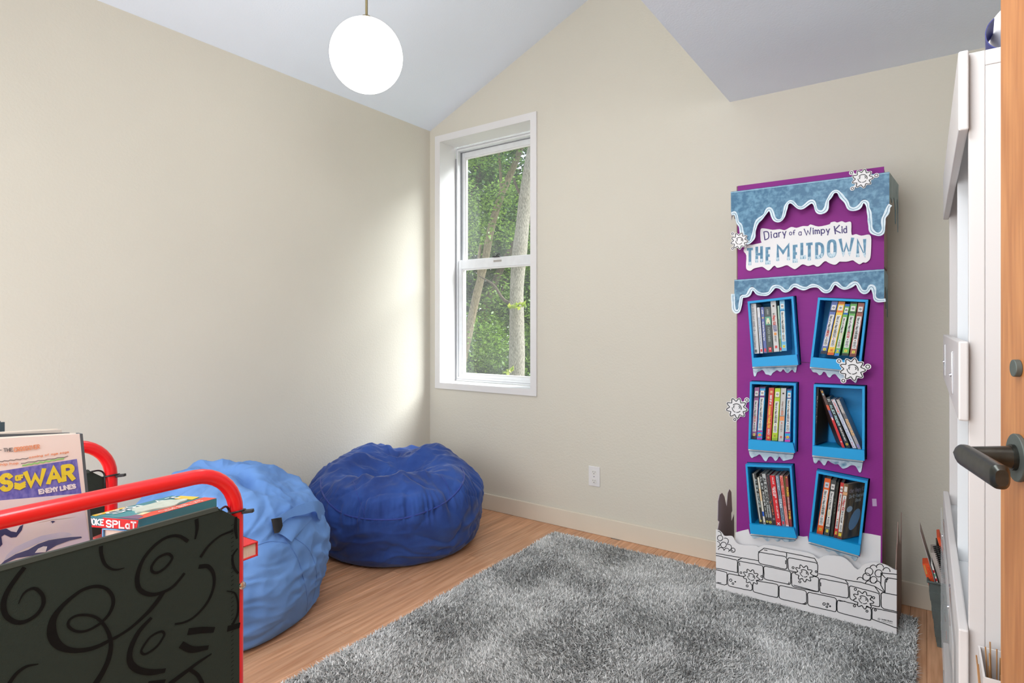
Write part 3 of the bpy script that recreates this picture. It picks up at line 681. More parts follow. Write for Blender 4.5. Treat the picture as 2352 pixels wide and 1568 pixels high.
for fn, pts, ws, closed in SW:
    sc = 4.042 if fn is A_ else 3.843
    P = [cart_ab(*fn(x, y), po) for x, y in pts]
    depth = 1.0
    Wd = []
    for (x, y), w in zip(pts, ws):
        px, py = fn(x, y); p1 = cart_ab(px, py - w / sc / 2, po); p2 = cart_ab(px, py + w / sc / 2, po); Wd.append(abs(p1[1] - p2[1]))
    Q = cat_rom([(p[0], p[1], w) for p, w in zip(P, Wd)], 6, closed=bool(closed))
    Q = [q for q in Q if q.x < aR - 0.002 and q.y < ztp - 0.010]
    b.ribbon([(q.x, q.y) for q in Q], [q.z for q in Q], f, 0.0007, closed=bool(closed))
sw = b.build('swirl_print', M_swirl, pn)
# stitching on the right hem
b = MB()
for k in range(46):
    zz = 0.90 - k * 0.0075; b.ribbon([(aR - 0.016, zz), (aR - 0.012, zz + 0.0015)], 0.001, f, 0.0008)
b.build('stitching', M_swirl, pn)
def ring3(c, r, rr, mtl, parent, tail=None, tilt=0.0):
    b = MB(); c = Vector(c); b.tube([c + Vector((math.cos(a) * r, math.sin(a) * r, tilt * math.cos(a) * r)) for a in [2 * math.pi * k / 28 for k in range(28)]], rr, 8, closed=True)
    if tail:
        b.tube(tail, [rr * 0.9] * len(tail), 8)
    return b.build('cable_tie', mtl, parent, smooth=True)
for off in (0.0, CL):
    p = Vector(cart_frame(off)(0, z1 + 0.010, 0)); q = Vector(cart_frame(off + (po if off == 0 else 0))(a0 + 0.002, ztp - 0.002, 0.006))
    fr_ = Vector((0.4, -0.9, 0)).normalized()
    ring3(p, RTB + 0.003, 0.0019, M_black, cart, None, 0.25)
    m1 = p + fr_ * 0.016 + Vector((-0.004, 0, 0.008))
    b = MB(); b.tube(cat_rom([q, q.lerp(m1, 0.6) + Vector((0, 0, 0.005)), m1, p + fr_ * 0.017 + Vector((0.004, 0, -0.012)), p + fr_ * 0.014 + Vector((0.003, 0, -0.05))], 6), 0.0018, 8); b.build('cable_tie', M_black, cart, smooth=True)
    b = MB(); e = p + RT * 0.016; T = Matrix.Translation(e) @ Matrix.Rotation(PSI, 4, 'Z') @ Matrix.Rotation(-0.12, 4, 'Y'); b.box((-0.004, -0.004, -0.003), (0.016, 0.004, 0.003), T=T); b.build('tie_tail', M_black, cart, bevel=0.001)
b = MB(); b.lathe([(0.0005, 0), (0.007, 0.0), (0.0065, 0.004), (0.003, 0.006), (0.0005, 0.006)], (0, 0, 0), 16); o = b.build('bolt', M_chrome, cart, smooth=True)
pb = Vector(cart_frame(0)(0.004, cart_ab(551, 1338, 0)[1], RTB - 0.001)); o.matrix_parent_inverse = Matrix.Translation(-cart.location) @ Matrix.Translation(pb) @ Matrix.Rotation(math.radians(90), 4, 'Y')
# shelves and casters
for zc in (0.775, 0.46, 0.14):
    b = MB(); fz = cart_frame(0)
    def cbox(mb, u0, u1, w0, w1, z0, z1):
        P = [PC + CU * u + CWv * w for u, w in ((u0, w0), (u1, w0), (u1, w1), (u0, w1))]
        mb.add([(p.x, p.y, z0) for p in P] + [(p.x, p.y, z1) for p in P], [(0,1,2,3),(7,6,5,4),(0,4,5,1),(1,5,6,2),(2,6,7,3),(3,7,4,0)])
    cbox(b, -CWD + 0.016, -0.016, 0.0, CL, zc - 0.004, zc); cbox(b, -CWD + 0.016, -CWD + 0.019, 0.0, CL, zc, zc + 0.03); cbox(b, -0.019, -0.016, 0.0, CL, zc, zc + 0.03)
    b.build('shelf', M_red, cart)
for off in (0, CL):
    for a in (0, -CWD):
        p = Vector(cart_frame(off)(a, 0.0, 0))
        b = MB(); b.tube([p + Vector((-0.012, 0, 0.035)), p + Vector((0.012, 0, 0.035))], 0.035, 24); w_ = b.build('caster', M_black, cart, smooth=True)
        b = MB(); b.tube([p + Vector((0, 0, 0.04)), p + Vector((0, 0, 0.085))], 0.008, 12); b.box((p.x - 0.018, p.y - 0.012, 0.03), (p.x - 0.014, p.y + 0.012, 0.075)); b.box((p.x + 0.014, p.y - 0.012, 0.03), (p.x + 0.018, p.y + 0.012, 0.075)); b.box((p.x - 0.018, p.y - 0.012, 0.071), (p.x + 0.018, p.y + 0.012, 0.076)); b.build('caster_fork', M_chrome, w_)

# face-out picture book standing in the cart
def book_slab(name, label, off, quad, th, cover_m, group, spine_dark=None, cat='book'):
    """upright book facing +x in the cart; quad in (u, z): TL, TR, BR, BL"""
    f = cart_frame(off); root = thing(name, label, cat, Vector(f((quad[2][0] + quad[3][0]) / 2, min(quad[2][1], quad[3][1]), 0)), group)
    b = MB(); b.slab([quad[3], quad[2], quad[1], quad[0]], f, 0.0025); b.slab([quad[3], quad[2], quad[1], quad[0]], cart_frame(off + th - 0.0025), 0.0025)
    b.build('cover', cover_m, root)
    c = Vector((sum(q[0] for q in quad) / 4, sum(q[1] for q in quad) / 4)); ins = [Vector(q).lerp(c, 0.03) for q in quad]
    b = MB(); b.slab([ins[3], ins[2], ins[1], ins[0]], cart_frame(off + 0.0025), th - 0.005); b.build('pages', M_paper, root)
    if spine_dark:
        b = MB(); e = (Vector(quad[1]) - Vector(quad[0])).normalized() * 0.004
        b.slab([quad[2], Vector(quad[2]) + e, Vector(quad[1]) + e, quad[1]], cart_frame(off - 0.0005), th, 0); b.build('spine', spine_dark, root)
    return root, f
O1 = 0.10
K = lambda x, y: cart_ab(x, y, O1)
TR, BR = K(183, 996), K(208, 1252); TL = K(-75, 1011); BL = (TL[0] + (BR[0] - TR[0]) , BR[1] + 0.0); BL = (Vector(TL) + Vector(BR) - Vector(TR)); BL = (BL.x, BL.y)
ex = (Vector(BR) - Vector(TR)).normalized(); BR2 = Vector(TR) + ex * 0.236; BL2 = Vector(TL) + ex * 0.236
M_cover = mat('cream_cover', (240, 228, 220), 0.45, var=0.03)
bk, fB = book_slab('picture_book', 'cream book facing out of the red cart, yellow title letters and a dolphin', O1, [TL, TR, tuple(BR2), tuple(BL2)], 0.016, M_cover, 'books in the red cart', mat('dark_grey_cloth', (84, 94, 100), 0.5))
def poly_on(mb, pxs, off, c, mi=0, sm=0):
    P = [cart_ab(x, y, off) for x, y in pxs]
    if sm: P = [(q.x, q.y) for q in cat_rom([(a, b_, 0) for a, b_ in P], sm, closed=True)]
    mb.slab(P, cart_frame(off), 0, mi) if False else mb.slab(P, (lambda a, b_, cc: cart_frame(off)(a, b_, c)), 0, mi)
C4 = lambda x, y: (x / 4.127, 960 + y / 4.127)
b = MB(); poly_on(b, [C4(-240, 540), C4(728, 386), C4(772, 715), C4(800, 900), C4(-240, 1100)], O1, 0.0003)
b.build('cover_blue_field', mat('book_blue', (92, 94, 180), 0.45, col2=(128, 128, 200), vscale=30, stretch=(1, 6, 3)), bk)
b = MB(); poly_on(b, [C4(-240, 800), C4(770, 712), C4(800, 880), C4(812, 930), C4(500, 960), C4(-240, 1120)], O1, 0.0005); poly_on(b, [C4(-240,1080),C4(812,925),C4(850,1190),C4(760,1300),C4(-240,1500)], O1, 0.0006)
b.build('cover_pale_sea', mat('pale_sea', (236, 226, 220), 0.45, col2=(222, 212, 226), vscale=12), bk)
b = MB()
A4 = lambda pts: [A_(x, y) for x, y in pts]
poly_on(b, A4([(-60,500),(0,470),(40,432),(140,372),(260,330),(350,278),(450,242),(560,225),(650,213),(752,208),(757,220),(640,246),(520,290),(420,352),(300,385),(150,408),(0,475)]), O1, 0.0010)
b.build('dolphin_picture', mat('dolphin_grey', (98, 102, 136), 0.5, col2=(76, 80, 118), vscale=30), bk)
b = MB(); poly_on(b, A4([(60,380),(140,305),(260,250),(380,202),(480,182),(580,166),(640,174),(668,192),(600,216),(500,228),(400,248),(300,292),(200,335),(100,385),(30,440)]), O1, 0.0008)
b.build('dolphin_light', mat('dolphin_light', (200, 200, 220), 0.5, col2=(222, 216, 226), vscale=20), bk)
b = MB(); poly_on(b, A4([(320,360),(350,320),(400,298),(436,300),(420,352)]), O1, 0.0012); b.build('fin_picture', plain((236, 232, 230)), bk)
b = MB(); poly_on(b, A4([(-30,150),(10,135),(60,135),(100,160),(150,168),(180,115),(215,95),(200,150),(150,212),(100,218),(40,190),(10,210),(20,280),(-30,330)]), O1, 0.0010); b.build('diver_picture', mat('diver_blue', (62, 66, 106), 0.5), bk); b = MB(); poly_on(b, A4([(465,68),(490,62),(512,70),(492,78),(486,88),(480,76)]), O1, 0.001)
b.build('bird_picture', mat('diver_blue', (62, 66, 106), 0.5), bk)
M_yel = plain((232, 214, 62))
b = MB()
def big(txt, p0, p1, hpx, w, mb, off=O1, c=0.0011, sc=C4):
    a0_ = Vector(cart_ab(*sc(*p0), off)); a1_ = Vector(cart_ab(*sc(*p1), off)); tp = Vector(cart_ab(*sc(p0[0] + hpx[0], p0[1] + hpx[1]), off))
    letter(mb, txt, cart_frame(off), a0_, a1_, tp - a0_, w, c)
big('S', (22, 680), (100, 668), (-8, -135), 0.0062, b)
big('W', (248, 642), (420, 610), (-8, -125), 0.0060, b); big('A', (458, 611), (568, 594), (-8, -130), 0.0062, b); big('R', (606, 588), (690, 574), (-10, -130), 0.0062, b)
big('OF', (150, 588), (215, 578), (-4, -40), 0.0026, b)
for k in range(3):
    y = 618 + k * 20; P = [cart_ab(*C4(x_, y_), O1) for x_, y_ in ((140, y), (185, y + 12), (232, y - 12))]; b.ribbon(P, 0.003, cart_frame(O1), 0.0011)
b.build('cover_title', M_yel, bk)
b = MB(); big('ENEMY LINES', (372, 715), (712, 660), (-6, -36), 0.0021, b); b.build('cover_subtitle', plain((240, 236, 236)), bk)
b = MB(); big('- THE', (-5, 318), (118, 312), (-3, -30), 0.0011, b); 
for (x0, y0, x1, y1) in ((0, 410, 265, 380), (200, 428, 640, 362)): b.ribbon([cart_ab(*C4(x0 + (x1-x0)*t/14, y0 + (y1-y0)*t/14 + 4*math.sin(t*2.1)), O1) for t in range(15)], 0.0012, cart_frame(O1), 0.0009)
b.build('cover_small_print', plain((128, 122, 120)), bk)
b = MB(); big('CROSSOVER', (135, 316), (372, 285), (-4, -36), 0.0013, b)
big('coming of age sage', (275, 378), (648, 325), (-2, -16), 0.0008, b); big('hip hop', (5, 448), (170, 432), (-2, -18), 0.0008, b)
b.build('cover_blurb', plain((232, 160, 120)), bk)
b = MB(); b.ribbon([cart_ab(*C4(215 + (600-215)*t/14, 448 - 66*t/14 + 5*math.sin(t*2.9)), O1) for t in range(15)], 0.0022, cart_frame(O1), 0.0009); b.build('cover_green_note', plain((150, 210, 130)), bk)
# more books behind it
for i, (dz, off, xr, col_, lab) in enumerate(((6, 0.125, 165, (232, 222, 208), 'white book just behind the face-out picture book in the red cart'),
                                         (-2, 0.150, 172, (74, 78, 84), 'dark grey book second behind the face-out picture book in the red cart'),
                                         (-6, 0.180, 142, (226, 216, 206), 'pale book at the back of the face-out row in the red cart'))):
    KK = lambda x, y: cart_ab(x, y, off)
    tr = Vector(KK(xr, 992 + dz + (6 if i == 1 else 0))); tl = Vector(KK(-60, 1004 + dz)); e = Vector((0.02, -1)).normalized() * 0.22
    book_slab('book', lab, off, [tuple(tl), tuple(tr), tuple(tr + e), tuple(tl + e)], 0.018 if i != 1 else 0.022, mat('cart_book_%d' % i, col_, 0.5), 'books in the red cart')
off = 0.21; tr = Vector(cart_ab(11, 969, off)); tl = Vector(cart_ab(-40, 971, off)); e = Vector((0, -1)) * 0.235
book_slab('book', 'dark teal book standing tallest at the far left of the red cart', off, [tuple(tl), tuple(tr), tuple(tr + e), tuple(tl + e)], 0.02, mat('dark_teal', (56, 74, 84), 0.5), 'books in the red cart')

# boxed game lying in the cart
zt = 0.882
def on_z(px, py, z): d = ray(px, py); t = (z - CH) / d.z; return Vector((d.x * t, d.y * t, z))
GA, GB, GC, GD = on_z(206, 1185, zt), on_z(319, 1193, zt), on_z(498, 1144, zt), on_z(371, 1132, zt)
GD = GA + (GC - GB)
hg = 0.021
game = thing('board_game', 'small colourful boxed joke game lying on top of the books in the red cart', 'game box', ((GA + GC) / 2 - Vector((0, 0, hg))), 'books in the red cart')
eu = (GB - GA); ev = (GC - GB)
def gtop(a, b_, c): return GA + eu * a + ev * b_ + Vector((0, 0, c))
def gside(a, b_, c): n = Vector((ev.x, ev.y, 0)).normalized(); return GA + eu * a - Vector((0, 0, hg)) * (1 - b_) - n * c
b = MB(); b.hexa([GA, GB, GC, GD], (0, 0, -hg)); b.build('box_body', mat('game_teal', (58, 128, 138), 0.4), game, bevel=0.0008)
gq = lambda pts, c, colr, nm, ff=gtop: (lambda mb: (mb.slab(pts, (lambda a, b_, cc: ff(a, b_, c)), 0), mb.build(nm, plain(colr, 0.35), game)))(MB())
gq([(0.02, 0.02), (0.99, 0.02), (0.99, 0.5), (0.6, 0.45), (0.25, 0.2)], 0.0003, (58, 142, 150), 'lid_teal_print')
gq([(0.62, 0.0), (1.0, 0.0), (1.0, 1.0), (0.72, 1.0), (0.8, 0.5)], 0.0006, (232, 76, 52), 'lid_red_print')
gq([(0.55, 0.0), (0.98, 0.0), (0.92, 0.1), (0.72, 0.16)], 0.0008, (120, 84, 120), 'lid_purple_print')
gq([(0.0, 0.02), (0.12, 0.0), (0.1, 0.35), (0.0, 0.4)], 0.0008, (234, 190, 60), 'lid_yellow_print')
gq([(0.3, 0.85), (0.68, 0.86), (0.62, 1.0), (0.2, 1.0)], 0.0008, (238, 200, 60), 'lid_corner_print')
gq([(0.70, 0.14), (0.80, 0.16), (0.76, 0.28), (0.66, 0.25)], 0.0010, (236, 226, 180), 'lid_card_print')
b = MB(); cpts = [(0.45 + 0.24 * math.cos(a) * (1 + 0.12 * math.cos(5 * a)) + 0.08, 0.52 + 0.30 * math.sin(a) * (1 + 0.12 * math.cos(5 * a))) for a in [2 * math.pi * k / 40 for k in range(40)]]
b.slab(cpts, (lambda a, b_, c: gtop(a, b_, 0.0035 + c)), 0.003); b.build('clear_tray', mat('clear_plastic', (206, 214, 200), 0.15, var=0.12, vscale=60), game)
b = MB(); letter(b, 'SPLaT', gtop, (0.14, 0.18), (0.2, 0.86), (-0.0, 0), 0.0) if False else None
mp = lambda a, b_, c: gtop(a, b_, 0.0014)
letter(b, 'SPLAT', mp, (0.30, 0.12), (0.36, 0.95), (-0.20, 0.0), 0.030); b.build('lid_title', plain((240, 240, 240)), game)
b = MB(); letter(b, 'CRACK UP', mp, (0.92, 0.30), (0.90, 0.85), (-0.05, 0), 0.012); letter(b, 'OR SPLAT', mp, (0.99, 0.34), (0.97, 0.85), (-0.05, 0), 0.012); letter(b, 'FAMILY', mp, (0.11, 0.06), (0.10, 0.4), (-0.06, 0), 0.012); b.build('lid_small_print', plain((245, 225, 215)), game, kind='stuff')
gq([(0.0, 0.02), (0.30, 0.02), (0.30, 0.98), (0.0, 0.98)], 0.0004, (60, 120, 130), 'side_teal', gside)
gq([(0.24, 0.04), (0.96, 0.06), (1.0, 0.95), (0.28, 0.97)], 0.0006, (222, 40, 40), 'side_red', gside)
gq([(0.0, 0.02), (0.3, 0.02), (0.24, 0.16), (0.0, 0.2)], 0.0008, (222, 40, 40), 'side_red_foot', gside)
b = MB(); ms = lambda a, b_, c: gside(a, b_, 0.0012)
def side_letter(txt, a0, a1, z0, z1, w):   # w in metres; work in metre frame
    Lx = eu.length; fr2 = lambda a, b_, c: gside(a / Lx, b_ / hg, 0.0012)
    letter(b, txt, fr2, (a0 * Lx, z0 * hg), (a1 * Lx, z0 * hg), (0, (z1 - z0) * hg), w)
side_letter('JOKE', 0.0, 0.30, 0.28, 0.78, 0.0026); side_letter('SPLaT', 0.36, 0.95, 0.16, 0.74, 0.0032)
b.build('side_title', plain((244, 244, 244)), game)
# stack of books under the game, red hardback that sticks out behind the post
def flat_book(name, label, c, sx, sy, z0, th, ang, mt, group='books in the red cart'):
    T = Matrix.Translation(Vector((c[0], c[1], z0))) @ Matrix.Rotation(ang, 4, 'Z')
    root = thing(name, label, 'book', (c[0], c[1], z0), group); b = MB()
    b.box((-sx/2, -sy/2, 0), (sx/2, sy/2, 0.0022), T=T); b.box((-sx/2, -sy/2, th - 0.0022), (sx/2, sy/2, th), T=T); b.box((-sx/2, -sy/2, 0.0022), (-sx/2 + 0.003, sy/2, th - 0.0022), T=T)
    b.build('cover', mt, root, bevel=0.0006); b = MB(); b.box((-sx/2 + 0.003, -sy/2 + 0.004, 0.0022), (sx/2 - 0.004, sy/2 - 0.004, th - 0.0022), T=T); b.build('pages', M_paper, root)
    return root
gc = (GA + GC) / 2; ang = math.atan2(eu.y, eu.x)
flat_book('book', 'blue patterned book right under the joke game in the red cart', gc, eu.length * 0.98, ev.length * 0.95, zt - hg - 0.0185, 0.018, ang + 0.04, mat('blue_pattern', (70, 130, 190), 0.5, col2=(130, 190, 220), vscale=60))
flat_book('book', 'coral red book at the bottom of the pile under the joke game', gc - Vector((0.012, 0.006, 0)), eu.length * 1.12, ev.length * 1.0, zt - hg - 0.0380, 0.019, ang + 0.02, mat('coral_book', (206, 92, 82), 0.5, col2=(180, 70, 66), vscale=50))
flat_book('book', 'large green book at the bottom of the pile in the red cart', gc - Vector((0.0, 0.006, 0)), eu.length * 1.15, ev.length * 1.05, 0.7752, zt - hg - 0.0385 - 0.7752, ang, mat('green_book', (70, 110, 84), 0.5))
# red hardback on the shelf, sticking out past the near post
rbo = 0.07
u1, zt2 = cart_ab(593, 1242, rbo); zb2 = cart_ab(593, 1276, rbo)[1]
M_rb = mat('red_cloth_book', (214, 44, 46), 0.6, bump=0.3, bscale=400)
def RB(a, b_, c): p = PC + CU * (u1 - a) + CWv * (rbo + b_); return Vector((p.x, p.y, c))
root = thing('book', 'thick red hardback lying in the red cart and sticking out past its post', 'book', RB(0.1, 0.08, zb2), 'books in the red cart')
def rbox(mb, a0, a1, b0, b1, z0, z1): mb.hexa([RB(a0, b0, z0), RB(a1, b0, z0), RB(a1, b1, z0), RB(a0, b1, z0)], (0, 0, z1 - z0))
b = MB(); rbox(b, 0, 0.21, 0.0, 0.15, zt2 - 0.003, zt2); rbox(b, 0, 0.21, 0.0, 0.15, zb2, zb2 + 0.003); rbox(b, 0.0, 0.003, 0.0, 0.15, zb2, zt2); b.build('cover', M_rb, root, bevel=0.001)
b = MB(); rbox(b, 0.003, 0.206, 0.004, 0.146, zb2 + 0.003, zt2 - 0.003); b.build('pages', M_paper, root)
flat_book('book', 'brown book lying flat under the red hardback in the cart', (RB(0.14, 0.08, 0).x, RB(0.14, 0.08, 0).y), 0.12, 0.17, 0.7752, zb2 - 0.0002 - 0.7752, 1.4, mat('brown_book', (110, 80, 60), 0.5))

# ---------------------------------------------------------------- cardboard book display
YH, YB2, YR, YBODY, YBASE = 2.79, 2.812, 2.80, 2.84, 2.805      # header ice, lower ice band, shelf-box rims, body front, base front
disp = thing('book_display', 'tall purple cardboard book display with icy header and tilted blue shelf boxes', 'display stand', (-0.43, 2.95, 0.02))
def cardmat(name, col, sc=260, var=0.05, rough=0.5, axis='Z', strength=0.25):
    m = mat(name, col, rough, var=var, vscale=14); N, L = m.node_tree.nodes, m.node_tree.links
    tc = N.new('ShaderNodeTexCoord'); w = N.new('ShaderNodeTexWave'); w.bands_direction = axis; w.inputs['Scale'].default_value = sc / 6.28 * 1.0; w.inputs['Distortion'].default_value = 0.15
    bp = N.new('ShaderNodeBump'); bp.inputs['Strength'].default_value = strength; bp.inputs['Distance'].default_value = 0.002
    L.new(tc.outputs['Object'], w.inputs['Vector']); L.new(w.outputs['Fac'], bp.inputs['Height']); L.new(bp.outputs[0], N['Principled BSDF'].inputs['Normal'])
    return m
M_purple = cardmat('purple_card', (140, 24, 134), 620, rough=0.65, strength=0.10)
M_kraft = cardmat('brown_card_side', (150, 122, 112), 620, strength=0.1)
M_cyan = cardmat('cyan_card', (0, 158, 222), 420, strength=0.15)
M_greyc = mat('grey_card_back', (186, 174, 180), 0.8, var=0.08, vscale=3)
M_whitec = mat('white_card', (238, 236, 237), 0.5, var=0.02)
M_ice = mat('ice_print', (44, 102, 138), 0.4, col2=(96, 148, 178), vscale=55, detail=12, fac=(0.42, 0.66))
M_icerim = mat('ice_rim_print', (216, 230, 238), 0.35, col2=(150, 186, 206), vscale=40, detail=6, fac=(0.5, 0.8))
M_icedk = mat('ice_line_print', (62, 112, 142), 0.4, col2=(120, 160, 184), vscale=50, fac=(0.4, 0.7))
M_ink = mat('black_ink', (22, 24, 28), 0.6)
def DD(pts, Y): return [on_y(x, y, Y) for x, y in pts]
def crp(ox, oy, sc): return lambda pts: [(ox + x / sc, oy + y / sc) for x, y in pts]
c4 = crp(1660, 370, 4.9); c5 = crp(1680, 660, 3.563); c6 = crp(1630, 1050, 3.8245)
def sm(P, k=4, closed=False): return [(q.x, q.y) for q in cat_rom([(a, b_, 0) for a, b_ in P], k, closed)]

# shelf boxes (outer quad TL TR BR BL; lip top left/right) in photo-measured places on the rim plane
BOX = [
 dict(q=[(1717,692),(1822,680),(1833.5,838),(1728,842)], lip=[(1727,822),(1830,814)]),
 dict(q=[(1879,683),(1994,688),(1975.5,853),(1860,842)], lip=[(1863,820),(1978,830)]),
 dict(q=[(1722.5,876.5),(1828,880),(1826,1040),(1718.5,1031)], lip=[(1719,1009),(1821,1017.5)]),
 dict(q=[(1869,882.5),(1986,887.5),(1985.5,1058),(1865.5,1045)], lip=[(1866,1023.5),(1985,1034)]),
 dict(q=[(1712,1066),(1818,1069.5),(1830,1236),(1723.5,1225)], lip=[(1721,1203),(1823.5,1213)]),
 dict(q=[(1875.5,1081),(1993,1104.5),(1974,1276),(1857,1243)], lip=[(1859,1223.5),(1976,1253)]),
]
def inset(q, dl, dr, dt, db):            # q: TL TR BR BL in (x, z)
    TL_, TR_, BR_, BL_ = [Vector(p) for p in q]
    def L2(a, b_, c, d):                   # intersection of lines a-b and c-d
        r_ = b_ - a; s_ = d - c; k = r_.x * s_.y - r_.y * s_.x; t_ = ((c - a).x * s_.y - (c - a).y * s_.x) / k; return a + r_ * t_
    cen = (TL_ + TR_ + BR_ + BL_) / 4
    def off_(a, b_, d):
        n = Vector((-(b_ - a).y, (b_ - a).x)).normalized()
        if (cen - a).dot(n) < 0: n = -n
        return a + n * d, b_ + n * d
    t_ = off_(TL_, TR_, dt); r_ = off_(TR_, BR_, dr); bo = off_(BR_, BL_, db); l_ = off_(BL_, TL_, dl)
    return [tuple(L2(*l_, *t_)), tuple(L2(*t_, *r_)), tuple(L2(*r_, *bo)), tuple(L2(*bo, *l_))]
bx0, bx1 = -0.722, -0.146
zb0, zb1 = 0.03, 1.905
frb = face_frame(YBODY)
holes = []
for B in BOX:
    B['o'] = DD(B['q'], YR); B['i'] = inset(B['o'], 0.0085, 0.0085, 0.010, 0.036)
    holes.append(inset(B['o'], -0.002, -0.006, -0.003, -0.001))
b = MB(); b.slab([(bx0, zb0), (bx1, zb0), (bx1 + 0.008, 1.50), (bx1 + 0.008, zb1), (bx0 + 0.006, zb1), (bx0 + 0.006, 1.50)], frb, 0.004, holes=holes)
body = b.build('front_panel', M_purple, disp)
b = MB(); b.box((bx0, YBODY + 0.004, zb0), (bx0 + 0.004, 3.13, zb1)); b.build('side_panel', M_kraft, disp)
b = MB(); b.box((bx1 - 0.004, YBODY + 0.0042, zb0), (bx1, 3.13, zb1 - 0.004)); b.box((bx1, YBODY + 0.0042, 1.50), (bx1 + 0.006, 3.13, zb1 - 0.004)); b.build('side_panel', M_kraft, disp)
b = MB(); b.box((bx0 + 0.004, 3.126, zb0), (bx1 - 0.004, 3.13, zb1)); b.build('back_panel', M_kraft, disp)
b = MB(); b.box((bx0 + 0.006, YBODY + 0.004, zb1 - 0.004), (bx1 + 0.006, 3.126, zb1)); b.build('top_panel', M_purple, disp)
# creases of the front panel
b = MB()
for P in (c4([(280,1447),(700,1425),(1100,1408),(1540,1395)]), [(1712,697.5),(1722,697)], [(1835,831),(1861,833)]):
    b.ribbon(DD(P, YBODY - 0.001), 0.0022, face_frame(YBODY - 0.0006))
b.build('fold_crease', mat('purple_dark', (84, 16, 84), 0.6), body, kind='stuff')
# white snow print at the foot of the front panel
P = [(1689,1222.6),(1705,1218),(1719,1215),(1722,1226.5),(1831,1237.5),(1833,1230),(1845,1232),(1855,1231),(1857,1245),(1975.5,1278),(1981,1223),(2000,1226),(2023,1230.5),(2022,1350),(1689,1350)]
b = MB(); b.slab(DD(P, YBODY - 0.001), face_frame(YBODY - 0.0012), 0.001); b.build('snow_print', M_whitec, body)

# ice header wrapping round the top
HC = c4([(1875,120),(1876,300),(1875,488),(1850,495),(1832,560),(1820,600),(1788,640),(1795,740),(1782,800),(1750,815),(1692,780),(1678,720),(1668,570),(1645,520),(1640,460),(1600,432),(1560,445),(1530,500),(1480,528),(1430,518),(1410,450),(1370,410),(1320,340),(1270,322),(1225,345),(1190,410),(1165,440),(1148,530),(1105,565),(1068,545),(1040,460),(1000,432),(950,460),(890,515),(838,500),(790,445),(745,440),(700,500),(665,640),(625,665),(590,640),(560,540),(520,515),(485,540),(470,590),(420,635),(375,665),(350,750),(330,840),(300,908),(265,905),(238,830),(222,740),(210,700),(182,690),(165,610),(150,570),(120,562),(93,590),(92,345)])
Hw = DD(HC, YH); curve = Hw[2:-1]; smc = sm(curve, 4)
hp = smc + [Hw[-1], Hw[0]]
b = MB(); b.slab(hp[::-1], face_frame(YH), 0.004); hd = b.build('ice_header', M_ice, disp)
def up_shift(P, d): return [(a, b_ + d) for a, b_ in P]
def resamp(P, st=0.005, it=1):
    P = [Vector((p[0], p[1])) for p in P]; out = [P[0]]; acc = 0.0
    for i in range(1, len(P)):
        a, c = P[i - 1], P[i]; L_ = (c - a).length; d = st - acc
        while d <= L_: out.append(a.lerp(c, d / L_)); d += st
        acc = L_ - (d - st)
    for _ in range(it): out = [out[0]] + [(out[i-1] + out[i] * 2 + out[i+1]) / 4 for i in range(1, len(out) - 1)] + [out[-1]]
    return out
def rim(P, w, fr, parent, flip=1, jit=0.6):
    P = resamp(P); n = len(P); C = []; Ws = []
    for i in range(n):
        t_ = (P[min(i+1, n-1)] - P[max(i-1, 0)]).normalized(); nn = Vector((t_.y, -t_.x)) * flip
        ww = w * (1 + jit * noise.noise(Vector((P[i].x * 30, P[i].y * 30, 0)))); Ws.append(ww); C.append(P[i] + nn * (ww * 0.36))
    C = resamp(C, 0.005, 4); Ws = [Ws[min(len(Ws) - 1, int(i * len(Ws) / len(C)))] for i in range(len(C))]
    b = MB(); b.ribbon(C, Ws, fr, 0.0006); o = b.build('ice_rim', M_icerim, parent)
    b = MB(); b.ribbon(C, [q * 0.14 for q in Ws], fr, 0.0010); b.build('ice_rim_line', M_icedk, o); return o
rim(smc, 0.015, face_frame(YH), hd, -1)
# pale fold line under the top edge of the header
b = MB(); tl, tr = Vector(Hw[-1]), Vector(Hw[0]); b.ribbon([tl + Vector((0, -0.004)), tr + Vector((0, -0.004))], 0.003, face_frame(YH), 0.0008); b.build('header_fold', mat('ice_fold', (150, 190, 212), 0.4), hd)
hx0, hx1, hz = Hw[-1][0], Hw[0][0], Hw[0][1]
# drip polygon of a side wing, in (distance back, z)
def wing(xa, xb, ztop, prof, mats, name, Y0, depth=0.27, rise=0.0):
    def f(a, b_, c):
        k = a / depth; x = xa + (xb - xa) * k; s = 1 if xb > -0.4 else -1
        return (x + s * c, Y0 + 0.004 + a, b_ + rise * k)
    b = MB(); P = [(0, ztop), (depth, ztop)] + prof
    b.slab(P[::-1], f, 0.003, 0, mi_side=0); return b.build(name, mats, disp)
wp_ = sm([(0.27, 1.79), (0.263, 1.66), (0.255, 1.76), (0.232, 1.80), (0.215, 1.78), (0.20, 1.70), (0.185, 1.69), (0.17, 1.76), (0.13, 1.79), (0.09, 1.76), (0.06, 1.77), (0.03, 1.77), (0.0, 1.74)], 4)
M_icew = mat('ice_print_side', (112, 138, 146), 0.45, col2=(140, 160, 164), vscale=20)
wing(hx1, hx1 + 0.022, hz, wp_, M_icew, 'header_side_wing', YH)
wing(hx0, hx0 - 0.022, hz, [(a, b_ ) for a, b_ in wp_], M_greyc, 'header_side_wing', YH)
b = MB(); b.hexa([(hx0 + 0.004, YH + 0.004, hz - 0.003), (hx1 - 0.004, YH + 0.004, hz - 0.003), (hx1 - 0.004, YBODY - 0.002, hz - 0.001), (hx0 + 0.004, YBODY - 0.002, hz - 0.001)], (0, 0, 0.002)); b.build('header_top_flap', M_icew, disp)

